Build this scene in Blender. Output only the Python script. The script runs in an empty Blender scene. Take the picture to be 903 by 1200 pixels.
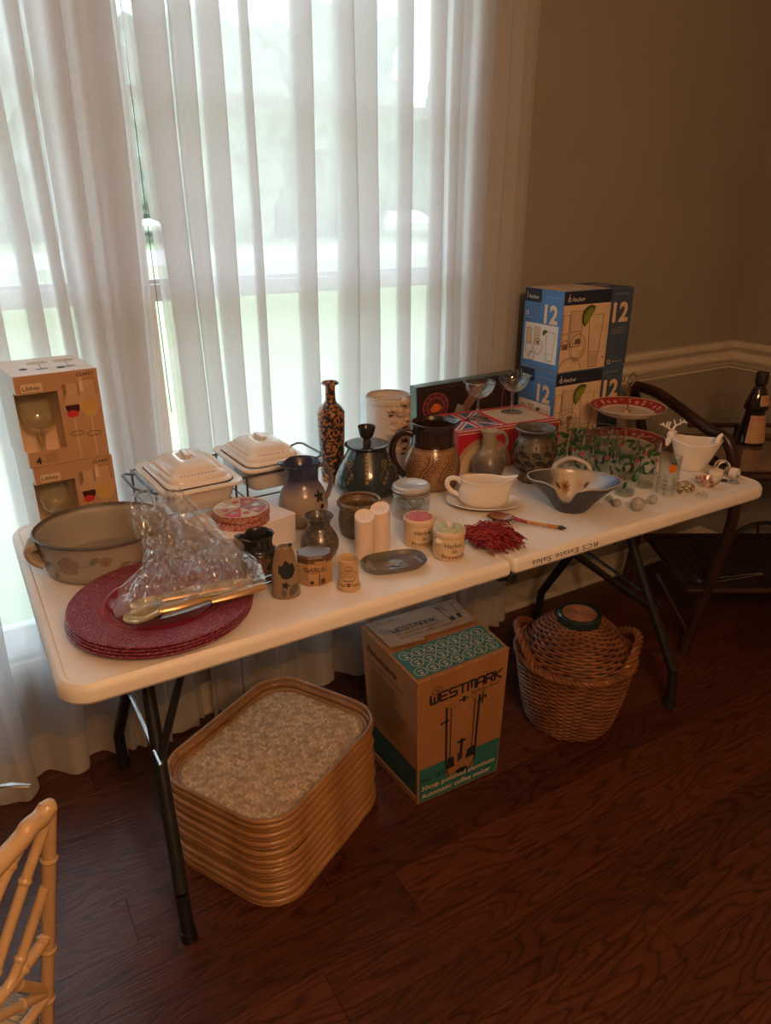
import bpy, bmesh, math, random
from mathutils import Vector, Matrix, noise
R = math.radians; PI = math.pi; sin = math.sin; cos = math.cos
rnd = random.Random(7)
scene = bpy.context.scene; COL = scene.collection

# ------------------------------------------------------------ camera, world, lights, exposure
cd = bpy.data.cameras.new('camera'); cam = bpy.data.objects.new('camera', cd); COL.objects.link(cam)
cam.location = (-.9564, -1.0585, 1.4427); cam.rotation_euler = (PI/2 - .3973, 0, -.5392)
cd.sensor_width = 36; cd.lens = 849.9/1200*36; cd.clip_start = .03; cd.clip_end = 300
scene.camera = cam
scene.view_settings.view_transform = 'Standard'; scene.view_settings.look = 'None'
scene.view_settings.gamma = 1; scene.view_settings.exposure = 0
w = bpy.data.worlds.new('world'); scene.world = w; w.use_nodes = True
SKY = w.node_tree.nodes['Background']; SKY.inputs[0].default_value = (.80, .88, 1, 1); SKY.inputs[1].default_value = 5.4
scene.cycles.transparent_max_bounces = 40; scene.cycles.max_bounces = 20; scene.cycles.transmission_bounces = 20

def light(name, kind, loc, energy, color, size=.1, rot=(0, 0, 0), sy=None):
    l = bpy.data.lights.new(name, kind); l.energy = energy; l.color = color
    if kind == 'POINT': l.shadow_soft_size = size
    if kind == 'AREA':
        l.size = size
        if sy: l.shape = 'RECTANGLE'; l.size_y = sy
    o = bpy.data.objects.new(name, l); o.location = loc; o.rotation_euler = rot; COL.objects.link(o); return o
WARM = (1, .52, .24)
for k in range(5):                      # the dining room chandelier behind the camera
    a = k*2*PI/5 + .3
    light('chandelier_bulb', 'POINT', (-.75 + .26*cos(a), -1.75 + .26*sin(a), 2.02), 17, WARM, .03)
port = light('window_portal', 'AREA', (-.5, .93, 1.25), 1, (1, 1, 1), 2.0, (-PI/2, 0, 0), 1.9)
port.data.cycles.is_portal = True

# ------------------------------------------------------------ materials
def mat(name, c1, c2=None, rough=.5, scale=8, bump=0, bscale=None, metal=0, stretch=(1, 1, 1), detail=4, coat=0, spec=.5, trans=0, ior=1.45, lo=.35, hi=.65, island=0, sheen=0):
    m = bpy.data.materials.new(name); m.use_nodes = True; nt = m.node_tree; N = nt.nodes; L = nt.links
    b = N['Principled BSDF']; c2 = c2 or tuple(x*.86 for x in c1)
    tc = N.new('ShaderNodeTexCoord'); mp = N.new('ShaderNodeMapping'); mp.inputs['Scale'].default_value = stretch
    L.new(tc.outputs['Object'], mp.inputs[0])
    nz = N.new('ShaderNodeTexNoise'); nz.inputs['Scale'].default_value = scale; nz.inputs['Detail'].default_value = detail
    L.new(mp.outputs[0], nz.inputs['Vector'])
    cr = N.new('ShaderNodeValToRGB'); cr.color_ramp.elements[0].position = lo; cr.color_ramp.elements[1].position = hi
    cr.color_ramp.elements[0].color = (*c1, 1); cr.color_ramp.elements[1].color = (*c2, 1)
    L.new(nz.outputs['Fac'], cr.inputs[0]); out = cr.outputs[0]
    if island:
        g = N.new('ShaderNodeNewGeometry'); hs = N.new('ShaderNodeHueSaturation')
        mr = N.new('ShaderNodeMapRange'); mr.inputs[3].default_value = 1-island; mr.inputs[4].default_value = 1+island
        L.new(g.outputs['Random Per Island'], mr.inputs[0]); L.new(mr.outputs[0], hs.inputs['Value']); L.new(out, hs.inputs['Color']); out = hs.outputs[0]
    L.new(out, b.inputs['Base Color'])
    b.inputs['Roughness'].default_value = rough; b.inputs['Metallic'].default_value = metal
    b.inputs['Coat Weight'].default_value = coat; b.inputs['Coat Roughness'].default_value = .08
    b.inputs['Specular IOR Level'].default_value = spec; b.inputs['IOR'].default_value = ior
    b.inputs['Transmission Weight'].default_value = trans; b.inputs['Sheen Weight'].default_value = sheen
    if bump:
        n2 = N.new('ShaderNodeTexNoise'); n2.inputs['Scale'].default_value = bscale or scale*3; n2.inputs['Detail'].default_value = 3
        L.new(mp.outputs[0], n2.inputs['Vector'])
        bp = N.new('ShaderNodeBump'); bp.inputs['Strength'].default_value = bump; bp.inputs['Distance'].default_value = .004
        L.new(n2.outputs['Fac'], bp.inputs['Height']); L.new(bp.outputs[0], b.inputs['Normal'])
    return m
def zmat(name, stops, rough=.25, scale=20, jit=.02, bump=0, coat=0, sp=None, axis='Z'):
    """glaze whose colour changes with height on the pot (local z, metres), edge broken by noise"""
    m = bpy.data.materials.new(name); m.use_nodes = True; nt = m.node_tree; N = nt.nodes; L = nt.links; b = N['Principled BSDF']
    tc = N.new('ShaderNodeTexCoord'); se = N.new('ShaderNodeSeparateXYZ'); L.new(tc.outputs['Object'], se.inputs[0])
    nz = N.new('ShaderNodeTexNoise'); nz.inputs['Scale'].default_value = scale; nz.inputs['Detail'].default_value = 5; L.new(tc.outputs['Object'], nz.inputs['Vector'])
    ma = N.new('ShaderNodeMath'); ma.operation = 'MULTIPLY_ADD'; ma.inputs[1].default_value = jit*2; L.new(nz.outputs['Fac'], ma.inputs[0])
    sb = N.new('ShaderNodeMath'); sb.operation = 'SUBTRACT'; sb.inputs[1].default_value = jit; L.new(se.outputs[axis], sb.inputs[0]); L.new(sb.outputs[0], ma.inputs[2])
    z0 = stops[0][0]; z1 = stops[-1][0]; mr = N.new('ShaderNodeMapRange'); mr.inputs[1].default_value = z0; mr.inputs[2].default_value = z1; L.new(ma.outputs[0], mr.inputs[0])
    cr = N.new('ShaderNodeValToRGB'); E_ = cr.color_ramp.elements
    for i, (z, c) in enumerate(stops):
        e = E_[i] if i < 2 else E_.new(1.0)
        e.position = (z-z0)/(z1-z0) if i < 2 else min(1, (z-z0)/(z1-z0)); e.color = (*c, 1)
    L.new(mr.outputs[0], cr.inputs[0]); out = cr.outputs[0]
    n2 = N.new('ShaderNodeTexNoise'); n2.inputs['Scale'].default_value = scale*4; n2.inputs['Detail'].default_value = 4; L.new(tc.outputs['Object'], n2.inputs['Vector'])
    if sp:
        mx = N.new('ShaderNodeMix'); mx.data_type = 'RGBA'; r2 = N.new('ShaderNodeValToRGB'); r2.color_ramp.elements[0].position = .5; r2.color_ramp.elements[1].position = .62
        L.new(n2.outputs['Fac'], r2.inputs[0]); L.new(r2.outputs[0], mx.inputs[0]); L.new(out, mx.inputs[6]); mx.inputs[7].default_value = (*sp, 1); out = mx.outputs[2]
    L.new(out, b.inputs['Base Color']); b.inputs['Roughness'].default_value = rough; b.inputs['Coat Weight'].default_value = coat
    if bump:
        bp = N.new('ShaderNodeBump'); bp.inputs['Strength'].default_value = bump; bp.inputs['Distance'].default_value = .003
        L.new(n2.outputs['Fac'], bp.inputs['Height']); L.new(bp.outputs[0], b.inputs['Normal'])
    return m
def flat(name, c, rough=.55):
    return mat('ink_'+name, c, tuple(x*.9 for x in c), rough, 30)
def shader_mix(name, a, bb, fac):
    m = bpy.data.materials.new(name); m.use_nodes = True; nt = m.node_tree; N = nt.nodes; L = nt.links
    N.remove(N['Principled BSDF']); out = N['Material Output']; mx = N.new('ShaderNodeMixShader')
    s1 = a(N, L); s2 = bb(N, L); L.new(s1, mx.inputs[1]); L.new(s2, mx.inputs[2]); L.new(mx.outputs[0], out.inputs[0])
    if callable(fac): L.new(fac(N, L), mx.inputs[0])
    else: mx.inputs[0].default_value = fac
    return m
def n_transp(c=(1, 1, 1)):
    def f(N, L): n = N.new('ShaderNodeBsdfTransparent'); n.inputs[0].default_value = (*c, 1); return n.outputs[0]
    return f
def n_gloss(r=.03, c=(1, 1, 1)):
    def f(N, L): n = N.new('ShaderNodeBsdfGlossy'); n.inputs['Roughness'].default_value = r; n.inputs[0].default_value = (*c, 1); return n.outputs[0]
    return f
def n_fres(pw, add=0, mul=1):
    """share of reflection: low facing the eye, high at grazing angles, same for both sides of a thin wall"""
    def f(N, L):
        q = N.new('ShaderNodeLayerWeight'); q.inputs[0].default_value = .5; n = N.new('ShaderNodeMath'); n.operation = 'POWER'; n.inputs[1].default_value = pw; L.new(q.outputs['Facing'], n.inputs[0])
        m = N.new('ShaderNodeMath'); m.operation = 'MULTIPLY_ADD'; m.use_clamp = True; m.inputs[1].default_value = mul; m.inputs[2].default_value = add; L.new(n.outputs[0], m.inputs[0]); return m.outputs[0]
    return f
def n_cloth(c, tr=.55):
    def f(N, L):
        tc = N.new('ShaderNodeTexCoord'); mp = N.new('ShaderNodeMapping'); mp.inputs['Scale'].default_value = (1, 1, .25); L.new(tc.outputs['Object'], mp.inputs[0])
        nz = N.new('ShaderNodeTexNoise'); nz.inputs['Scale'].default_value = 260; L.new(mp.outputs[0], nz.inputs['Vector'])
        cr = N.new('ShaderNodeValToRGB'); cr.color_ramp.elements[0].color = (*[x*.88 for x in c], 1); cr.color_ramp.elements[1].color = (*c, 1); L.new(nz.outputs['Fac'], cr.inputs[0])
        d = N.new('ShaderNodeBsdfDiffuse'); t = N.new('ShaderNodeBsdfTranslucent'); mx = N.new('ShaderNodeMixShader'); mx.inputs[0].default_value = tr
        L.new(cr.outputs[0], d.inputs[0]); L.new(cr.outputs[0], t.inputs[0]); L.new(d.outputs[0], mx.inputs[1]); L.new(t.outputs[0], mx.inputs[2]); return mx.outputs[0]
    return f
M_SHEER = shader_mix('sheer_fabric', n_transp((.97, .98, 1)), n_cloth((.82, .82, .82)), .75)
M_HEM = shader_mix('sheer_hem', n_transp(), n_cloth((.84, .78, .71), .4), .93)
M_PANE = shader_mix('window_pane', n_transp((.93, .97, .96)), n_gloss(.01), n_fres(4, .04, .7))
M_GLASS = shader_mix('clear_glass', n_transp((.95, .97, .95)), n_gloss(.02), n_fres(2.6, .06, .85))
M_GLASSG = shader_mix('thick_glass', n_transp((.91, .915, .89)), n_gloss(.04), n_fres(2.5, .07, .8))
def n_film(N, L):
    m = N.new('ShaderNodeMixShader'); m.inputs[0].default_value = .08; L.new(n_transp((.96, .96, .96))(N, L), m.inputs[1]); L.new(n_cloth((.9, .88, .87))(N, L), m.inputs[2]); return m.outputs[0]
M_BAG = shader_mix('plastic_film', n_film, n_gloss(.09, (.95, .93, .92)), n_fres(1.6, .06, .75))
M_CRYS = mat('cut_crystal', (.95, .95, .95), rough=.04, trans=1, ior=1.5)

WALLC = (.31, .275, .225)
M_WALL = mat('wall_paint', WALLC, tuple(x*.94 for x in WALLC), .8, 3, .05, 120)
M_CEIL = mat('ceiling_paint', (.7, .66, .6), rough=.9, scale=2)
M_TRIM = mat('trim_paint', (.62, .55, .44), (.58, .51, .40), .4, 5)
M_TABLE = mat('table_plastic', (.80, .76, .72), (.78, .73, .69), .42, 14, .12, 260)
M_BLACK = mat('black_metal', (.012, .012, .014), (.02, .02, .02), .4, 20)
M_STEEL = mat('steel', (.55, .55, .55), (.4, .4, .4), .25, 20, metal=1)
M_WIRE = mat('wire', (.10, .11, .12), (.16, .16, .17), .4, 20, metal=.7)
M_KRAFT = mat('kraft_card', (.38, .185, .070), (.32, .15, .055), .75, 10, .1, 90, stretch=(1, 1, .3))
M_WHITE = mat('white_china', (.80, .74, .68), (.77, .71, .65), .16, 5, coat=.4)
M_CREAM = mat('cream_ceramic', (.78, .67, .56), (.72, .60, .48), .35, 14)
M_WHCARD = mat('white_card', (.80, .74, .71), (.76, .70, .67), .6, 6)
M_RATTAN = mat('rattan_cane', (.42, .22, .085), (.25, .115, .04), .35, 9, .1, 60, coat=.3)
M_DRATTAN = mat('dark_cane', (.05, .020, .012), (.022, .010, .007), .35, 12, .1, 60, coat=.25)
M_BAMBOO = mat('bamboo_wood', (.55, .38, .21), (.44, .28, .14), .32, 9, .06, 50, stretch=(1, 1, .2), coat=.3)
M_WEAVE = mat('woven_strip', (.58, .42, .24), (.48, .32, .17), .55, 60, island=.3)
M_WICK = mat('wicker', (.26, .10, .04), (.14, .052, .02), .5, 18, .1, 80, coat=.15)
M_GOLD = mat('gold_metal', (.72, .48, .22), (.60, .38, .16), .22, 20, metal=1)
K = dict(
    black=flat('black', (.02, .02, .025)), navy=flat('navy', (.018, .022, .05)), white=flat('white', (.72, .68, .62)), cream=flat('cream', (.72, .55, .38)),
    blue=flat('blue', (.075, .20, .44)), slate=flat('slate', (.055, .09, .15)), lime=flat('lime', (.22, .27, .04)), limed=flat('lime_rind', (.07, .10, .015)),
    teal=flat('teal', (.03, .17, .16)), red=flat('red', (.55, .03, .045)), pink=flat('pink', (.40, .07, .09)), grey=flat('grey', (.30, .28, .25)), brown=flat('brown', (.11, .05, .02)),
    tan=flat('tan', (.50, .31, .17)), gold=flat('gold', (.62, .38, .10)), wine=flat('wine', (.06, .004, .01)), green=flat('green', (.015, .09, .03)), orange=flat('orange', (.65, .16, .02)),
    dgrey=flat('dark_grey', (.10, .10, .10)), beige=flat('beige', (.60, .46, .31)), kline=flat('pencil_line', (.18, .12, .08)), palebl=flat('pale_blue', (.28, .37, .55)))

# ------------------------------------------------------------ mesh tools
class MB:
    def __init__(s): s.v = []; s.f = []; s.m = []
    def add(s, vs, fs, mi=0):
        o = len(s.v); s.v += [tuple(v) for v in vs]; s.f += [tuple(i+o for i in f) for f in fs]; s.m += [mi]*len(fs); return s
    def box(s, x0, x1, y0, y1, z0, z1, mi=0):
        return s.hexa([(x0, y0, z0), (x1, y0, z0), (x1, y1, z0), (x0, y1, z0), (x0, y0, z1), (x1, y0, z1), (x1, y1, z1), (x0, y1, z1)], mi)
    def hexa(s, c, mi=0):
        return s.add(c, [(0, 3, 2, 1), (4, 5, 6, 7), (0, 1, 5, 4), (1, 2, 6, 5), (2, 3, 7, 6), (3, 0, 4, 7)], mi)
    def tube(s, pts, r, n=8, closed=False, mi=0, flat=1, caps=True):
        P = [Vector(p) for p in pts]; k = len(P); rr = r if isinstance(r, (list, tuple)) else [r]*k
        T = []
        for i in range(k):
            a = P[(i-1) % k] if (closed or i) else P[0]; b = P[(i+1) % k] if (closed or i < k-1) else P[-1]
            t = (b-a); T.append(t.normalized() if t.length > 1e-9 else Vector((0, 0, 1)))
        up = Vector((0, 0, 1)) if abs(T[0].z) < .9 else Vector((1, 0, 0))
        nn = (up - T[0]*up.dot(T[0])).normalized(); V = []
        for i in range(k):
            nn = (nn - T[i]*nn.dot(T[i])); nn = nn.normalized() if nn.length > 1e-6 else T[i].orthogonal().normalized()
            bb = T[i].cross(nn)
            for j in range(n):
                a = 2*PI*j/n; V.append(P[i] + nn*(cos(a)*rr[i]*flat) + bb*(sin(a)*rr[i]))
        F = []; m = k if closed else k-1
        for i in range(m):
            for j in range(n):
                a = i*n+j; b = i*n+(j+1) % n; c = ((i+1) % k)*n+(j+1) % n; d = ((i+1) % k)*n+j; F.append((a, b, c, d))
        if not closed and caps: F.append(tuple(range(n-1, -1, -1))); F.append(tuple((k-1)*n+j for j in range(n)))
        return s.add(V, F, mi)
    def lathe(s, prof, n=48, mi=0, fn=None, c=(0, 0, 0)):
        V = []; F = []; k = len(prof)
        for (r, z) in prof:
            for j in range(n):
                a = 2*PI*j/n; p = (r*cos(a), r*sin(a), z)
                if fn: p = fn(a, r, z)
                V.append((p[0]+c[0], p[1]+c[1], p[2]+c[2]))
        for i in range(k-1):
            for j in range(n): F.append((i*n+j, i*n+(j+1) % n, (i+1)*n+(j+1) % n, (i+1)*n+j))
        return s.add(V, F, mi)
    def grid(s, fn, nu, nv, mi=0, flip=False):
        V = [fn(i/nu, j/nv) for j in range(nv+1) for i in range(nu+1)]; F = []
        for j in range(nv):
            for i in range(nu):
                a = j*(nu+1)+i; q = (a, a+1, a+nu+2, a+nu+1); F.append(q[::-1] if flip else q)
        return s.add(V, F, mi)
    def ball(s, c, r, n=12, m=8, mi=0):
        r = r if isinstance(r, (tuple, list)) else (r, r, r)
        pr = [(max(1e-4, sin(PI*i/m)), -cos(PI*i/m)) for i in range(m+1)]
        return s.lathe([(a, b) for a, b in pr], n, mi, lambda a, q, z: (q*cos(a)*r[0], q*sin(a)*r[1], z*r[2]), c)
    def build(s, name, mats, parent=None, smooth=True, bevel=0, kind=None, label=None, angle=40, loc=None):
        me = bpy.data.meshes.new(name); me.from_pydata(s.v, [], s.f); me.update()
        for m in (mats if isinstance(mats, (list, tuple)) else [mats]): me.materials.append(m)
        me.polygons.foreach_set('material_index', s.m)
        if bevel:
            bm = bmesh.new(); bm.from_mesh(me)
            bmesh.ops.remove_doubles(bm, verts=bm.verts, dist=1e-6)
            es = [e for e in bm.edges if len(e.link_faces) == 2 and e.calc_face_angle(0) > R(50)]
            bmesh.ops.bevel(bm, geom=es, offset=bevel, segments=2, profile=.6, affect='EDGES', clamp_overlap=True); bm.to_mesh(me); bm.free()
        if smooth:
            me.polygons.foreach_set('use_smooth', [True]*len(me.polygons)); me.set_sharp_from_angle(angle=R(angle))
        o = bpy.data.objects.new(name, me); COL.objects.link(o)
        if parent: o.parent = parent
        if kind: o['kind'] = kind
        if label: o['label'] = label
        if loc: o.location = loc
        return o
def thing(name, label, cat, loc=(0, 0, 0), rz=0, group=None):
    o = bpy.data.objects.new(name, None); o.empty_display_size = .05; COL.objects.link(o); o.location = loc; o.rotation_euler = (0, 0, R(rz))
    return tag(o, label, cat, group)
def tag(o, label, cat, group=None):
    o['label'] = label; o['category'] = cat
    if group: o['group'] = group
    return o
def struct(o): o['kind'] = 'structure'; return o
def copy_tree(o, loc=None, rz=None, label=None, parent=None):
    c = o.copy(); COL.objects.link(c)
    if parent: c.parent = parent
    if loc: c.location = loc
    if rz is not None: c.rotation_euler = (0, 0, R(rz))
    if label: c['label'] = label
    for ch in [x for x in bpy.data.objects if x.parent == o]: copy_tree(ch, parent=c)
    return c
def spline(P, n=6, closed=False):
    P = [Vector(p) for p in P]; k = len(P); out = []
    rng = range(k) if closed else range(k-1)
    for i in rng:
        p0 = P[(i-1) % k] if closed or i else P[0]*2-P[1]; p1 = P[i]; p2 = P[(i+1) % k]; p3 = P[(i+2) % k] if closed or i < k-2 else P[-1]*2-P[-2]
        for j in range(n):
            t = j/n; out.append(.5*((2*p1)+(-p0+p2)*t+(2*p0-5*p1+4*p2-p3)*t*t+(-p0+3*p1-3*p2+p3)*t**3))
    if not closed: out.append(P[-1])
    return out
def rrect(w_, d_, rc, z=0, k=6):
    P = []
    for sx, sy, t0 in ((1, 1, 0), (-1, 1, 90), (-1, -1, 180), (1, -1, 270)):
        for i in range(k+1):
            t = R(t0+90*i/k); P.append((sx*(w_/2-rc)+rc*cos(t), sy*(d_/2-rc)+rc*sin(t), z))
    return P
_tc = {}
def text_geo(s_, bold=0):
    if (s_, bold) not in _tc:
        c = bpy.data.curves.new('txt', 'FONT'); c.body = s_; c.size = 1; c.offset = bold; c.resolution_u = 2; c.align_x = 'LEFT'
        o = bpy.data.objects.new('txt', c); me = bpy.data.meshes.new_from_object(o)
        V = [(v.co.x, v.co.y) for v in me.vertices]; F = [tuple(p.vertices) for p in me.polygons]
        bpy.data.objects.remove(o); bpy.data.curves.remove(c); bpy.data.meshes.remove(me); _tc[(s_, bold)] = (V, F)
    return _tc[(s_, bold)]
def tess(P):
    from mathutils.geometry import tessellate_polygon
    return [tuple(P[i] for i in t) for t in tessellate_polygon([[Vector((x, y, 0)) for x, y in P]])]
class Print:
    """flat printing laid on a face: fn(x, y, lift) gives the 3D point; x to the right, y up; cell: largest piece on a curved face"""
    def __init__(s, fn, cell=0): s.fn = fn; s.cell = cell; s.mb = MB(); s.cols = []; s.lay = .00025
    def ci(s, c):
        if c not in s.cols: s.cols.append(c)
        return s.cols.index(c)
    def put(s, V, F, c, l):
        h = (l+1)*s.lay; ci = s.ci(c)
        if not s.cell: s.mb.add([s.fn(x, y, h) for x, y in V], F, ci); return s
        for f in F:
            todo = tess([V[i] for i in f])
            while todo:
                t = todo.pop(); e = [math.hypot(t[i][0]-t[i-2][0], t[i][1]-t[i-2][1]) for i in range(3)]; k = e.index(max(e))
                if e[k] > s.cell:
                    A, B, C_ = t[k], t[k-2], t[k-1]; m = ((A[0]+B[0])/2, (A[1]+B[1])/2); todo += [(A, m, C_), (m, B, C_)]
                else:
                    if (t[1][0]-t[0][0])*(t[2][1]-t[0][1])-(t[1][1]-t[0][1])*(t[2][0]-t[0][0]) < 0: t = t[::-1]
                    s.mb.add([s.fn(x, y, h) for x, y in t], [(0, 1, 2)], ci)
        return s
    def poly(s, P, c, l=1): return s.put(P, [tuple(range(len(P)))], c, l)
    def rect(s, x0, x1, y0, y1, c, l=1, n=1):
        for i in range(n):
            a = x0+(x1-x0)*i/n; b = x0+(x1-x0)*(i+1)/n; s.poly([(a, y0), (b, y0), (b, y1), (a, y1)], c, l)
        return s
    def ell(s, x, y, rx, ry, c, l=1, n=20, a0=0, a1=360):
        return s.poly([(x+rx*cos(R(a0+(a1-a0)*i/n)), y+ry*sin(R(a0+(a1-a0)*i/n))) for i in range(n if a1-a0 == 360 else n+1)], c, l)
    def line(s, P, w_, c, l=2, closed=False):
        k = len(P); m = k if closed else k-1
        for i in range(m):
            a = P[i]; b = P[(i+1) % k]; dx = b[0]-a[0]; dy = b[1]-a[1]; q = math.hypot(dx, dy) or 1; nx = -dy/q*w_/2; ny = dx/q*w_/2; ex = dx/q*w_/2.4; ey = dy/q*w_/2.4
            s.poly([(a[0]-nx-ex, a[1]-ny-ey), (b[0]-nx+ex, b[1]-ny+ey), (b[0]+nx+ex, b[1]+ny+ey), (a[0]+nx-ex, a[1]+ny-ey)], c, l+.01*(i % 2))
        return s
    def ring(s, x, y, rx, ry, w_, c, l=2, n=20, a0=0, a1=360):
        return s.line([(x+rx*cos(R(a0+(a1-a0)*i/n)), y+ry*sin(R(a0+(a1-a0)*i/n))) for i in range(n+(a1-a0 != 360))], w_, c, l, a1-a0 == 360)
    def text(s, t, x, y, size, c, l=3, bold=0, wide=1, rot=0, width=None, align='L'):
        V, F = text_geo(t, bold)
        if not V: return s
        x0 = min(v[0] for v in V); x1 = max(v[0] for v in V)
        if width: wide = width/((x1-x0)*size)
        off = {'L': x0, 'C': (x0+x1)/2, 'R': x1}[align]; ca = cos(R(rot)); sa = sin(R(rot))
        Q = [((v[0]-off)*size*wide, v[1]*size) for v in V]
        return s.put([(x+a*ca-b*sa, y+a*sa+b*ca) for a, b in Q], F, c, l)
    def build(s, parent, name='print', label=None): return s.mb.build(name, [K[c] if isinstance(c, str) else c for c in s.cols], parent, smooth=False, label=label)
def plane(o, ex, ey):
    o = Vector(o); ex = Vector(ex).normalized(); ey = Vector(ey).normalized(); n = ex.cross(ey)
    return lambda x, y, h: o+ex*x+ey*y+n*h
def cyl(rf, a0=-90, z0=0):
    """rf(z) radius at height; angle a0 degrees is where x = 0"""
    return lambda x, y, h: ((rf(y+z0)+h)*cos(R(a0)+x/rf(y+z0)), (rf(y+z0)+h)*sin(R(a0)+x/rf(y+z0)), y+z0)
def prof_r(prof):
    prof = sm(prof, 6)
    def f(z):
        for (r0, z0), (r1, z1) in zip(prof, prof[1:]):
            if z1 > z0 and z0 <= z <= z1: return r0+(r1-r0)*(z-z0)/(z1-z0)
        return prof[-1][0]
    return f
def sm(pr, n=4): return [(max(p.x, .0005), p.y) for p in spline([(a, b, 0) for a, b in pr], n)]
def pot(out, th=.004, fl=None):
    """outer profile (bottom up) -> closed shell with wall thickness th"""
    fl = fl or th*1.5; out = sm(out)
    inn = [(max(.0005, r-th), z) for r, z in out if z > fl]
    return [(.0005, out[0][1])]+out+[(out[-1][0]-th/2, out[-1][1]+th*.45)]+inn[::-1]+[(.0005, inn[0][1] if inn else fl)]
T = .7405                                    # table surface height

# ------------------------------------------------------------ the room
XR = 1.843; YW = .815                         # inner faces of the right wall and the window wall
WX0, WX1, WZ0, WZ1 = -1.62, .46, .34, 2.28      # window opening
mb = MB(); Y2 = YW+.16
mb.box(-3.2, WX0, YW, Y2, 0, 2.6); mb.box(WX1, XR+.15, YW, Y2, 0, 2.6); mb.box(WX0, WX1, YW, Y2, 0, WZ0); mb.box(WX0, WX1, YW, Y2, WZ1, 2.6)
struct(mb.build('wall_back', M_WALL, smooth=False))
struct(MB().box(XR, XR+.15, -4.2, YW, 0, 2.6).build('wall_right', M_WALL, smooth=False))
struct(MB().box(-3.35, -3.2, -4.2, Y2, 0, 2.6).build('wall_left', M_WALL, smooth=False))
struct(MB().box(-3.35, XR+.15, -4.35, -4.2, 0, 2.6).build('wall_front', M_WALL, smooth=False))
struct(MB().box(-3.35, XR+.15, -4.35, Y2, 2.6, 2.7).build('ceiling', M_CEIL, smooth=False))
def moulding(name, prof, path):
    """prof: (out, z); path: inner corner points; offset inward along diagonals"""
    m = MB(); k = len(prof); V = []
    for (x, y, ox, oy) in path:
        for (q, z) in prof: V.append((x+ox*q, y+oy*q, z))
    F = []
    for i in range(len(path)-1):
        for j in range(k): F.append((i*k+j, i*k+(j+1) % k, (i+1)*k+(j+1) % k, (i+1)*k+j))
    F += [tuple(range(k)), tuple((len(path)-1)*k+j for j in range(k))[::-1]]
    return struct(m.add(V, F).build(name, M_TRIM, smooth=True, angle=25))
path = [(WX1+.02, YW-.0005, 0, -1), (XR-.0005, YW-.0005, -1, -1), (XR-.0005, -4.15, -1, 0)]
moulding('trim_1', [(0, .838), (.006, .838), (.009, .846), (.012, .852), (.02, .862), (.022, .872), (.016, .884), (.012, .892), (.014, .900), (.022, .908), (.027, .918), (.027, .930), (.020, .938), (0, .940)], path)
moulding('trim_2', [(0, .824), (.004, .824), (.006, .829), (.004, .834), (0, .834)], path)
path[0] = (-3.1, YW-.0005, 0, -1)
moulding('baseboard_right', [(0, .0005), (.014, .0005), (.014, .075), (.011, .085), (.006, .095), (0, .098)], path)
moulding('trim_3', [(.0145, .0005), (.028, .0005), (.027, .008), (.021, .016), (.0145, .018)], path)
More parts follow.
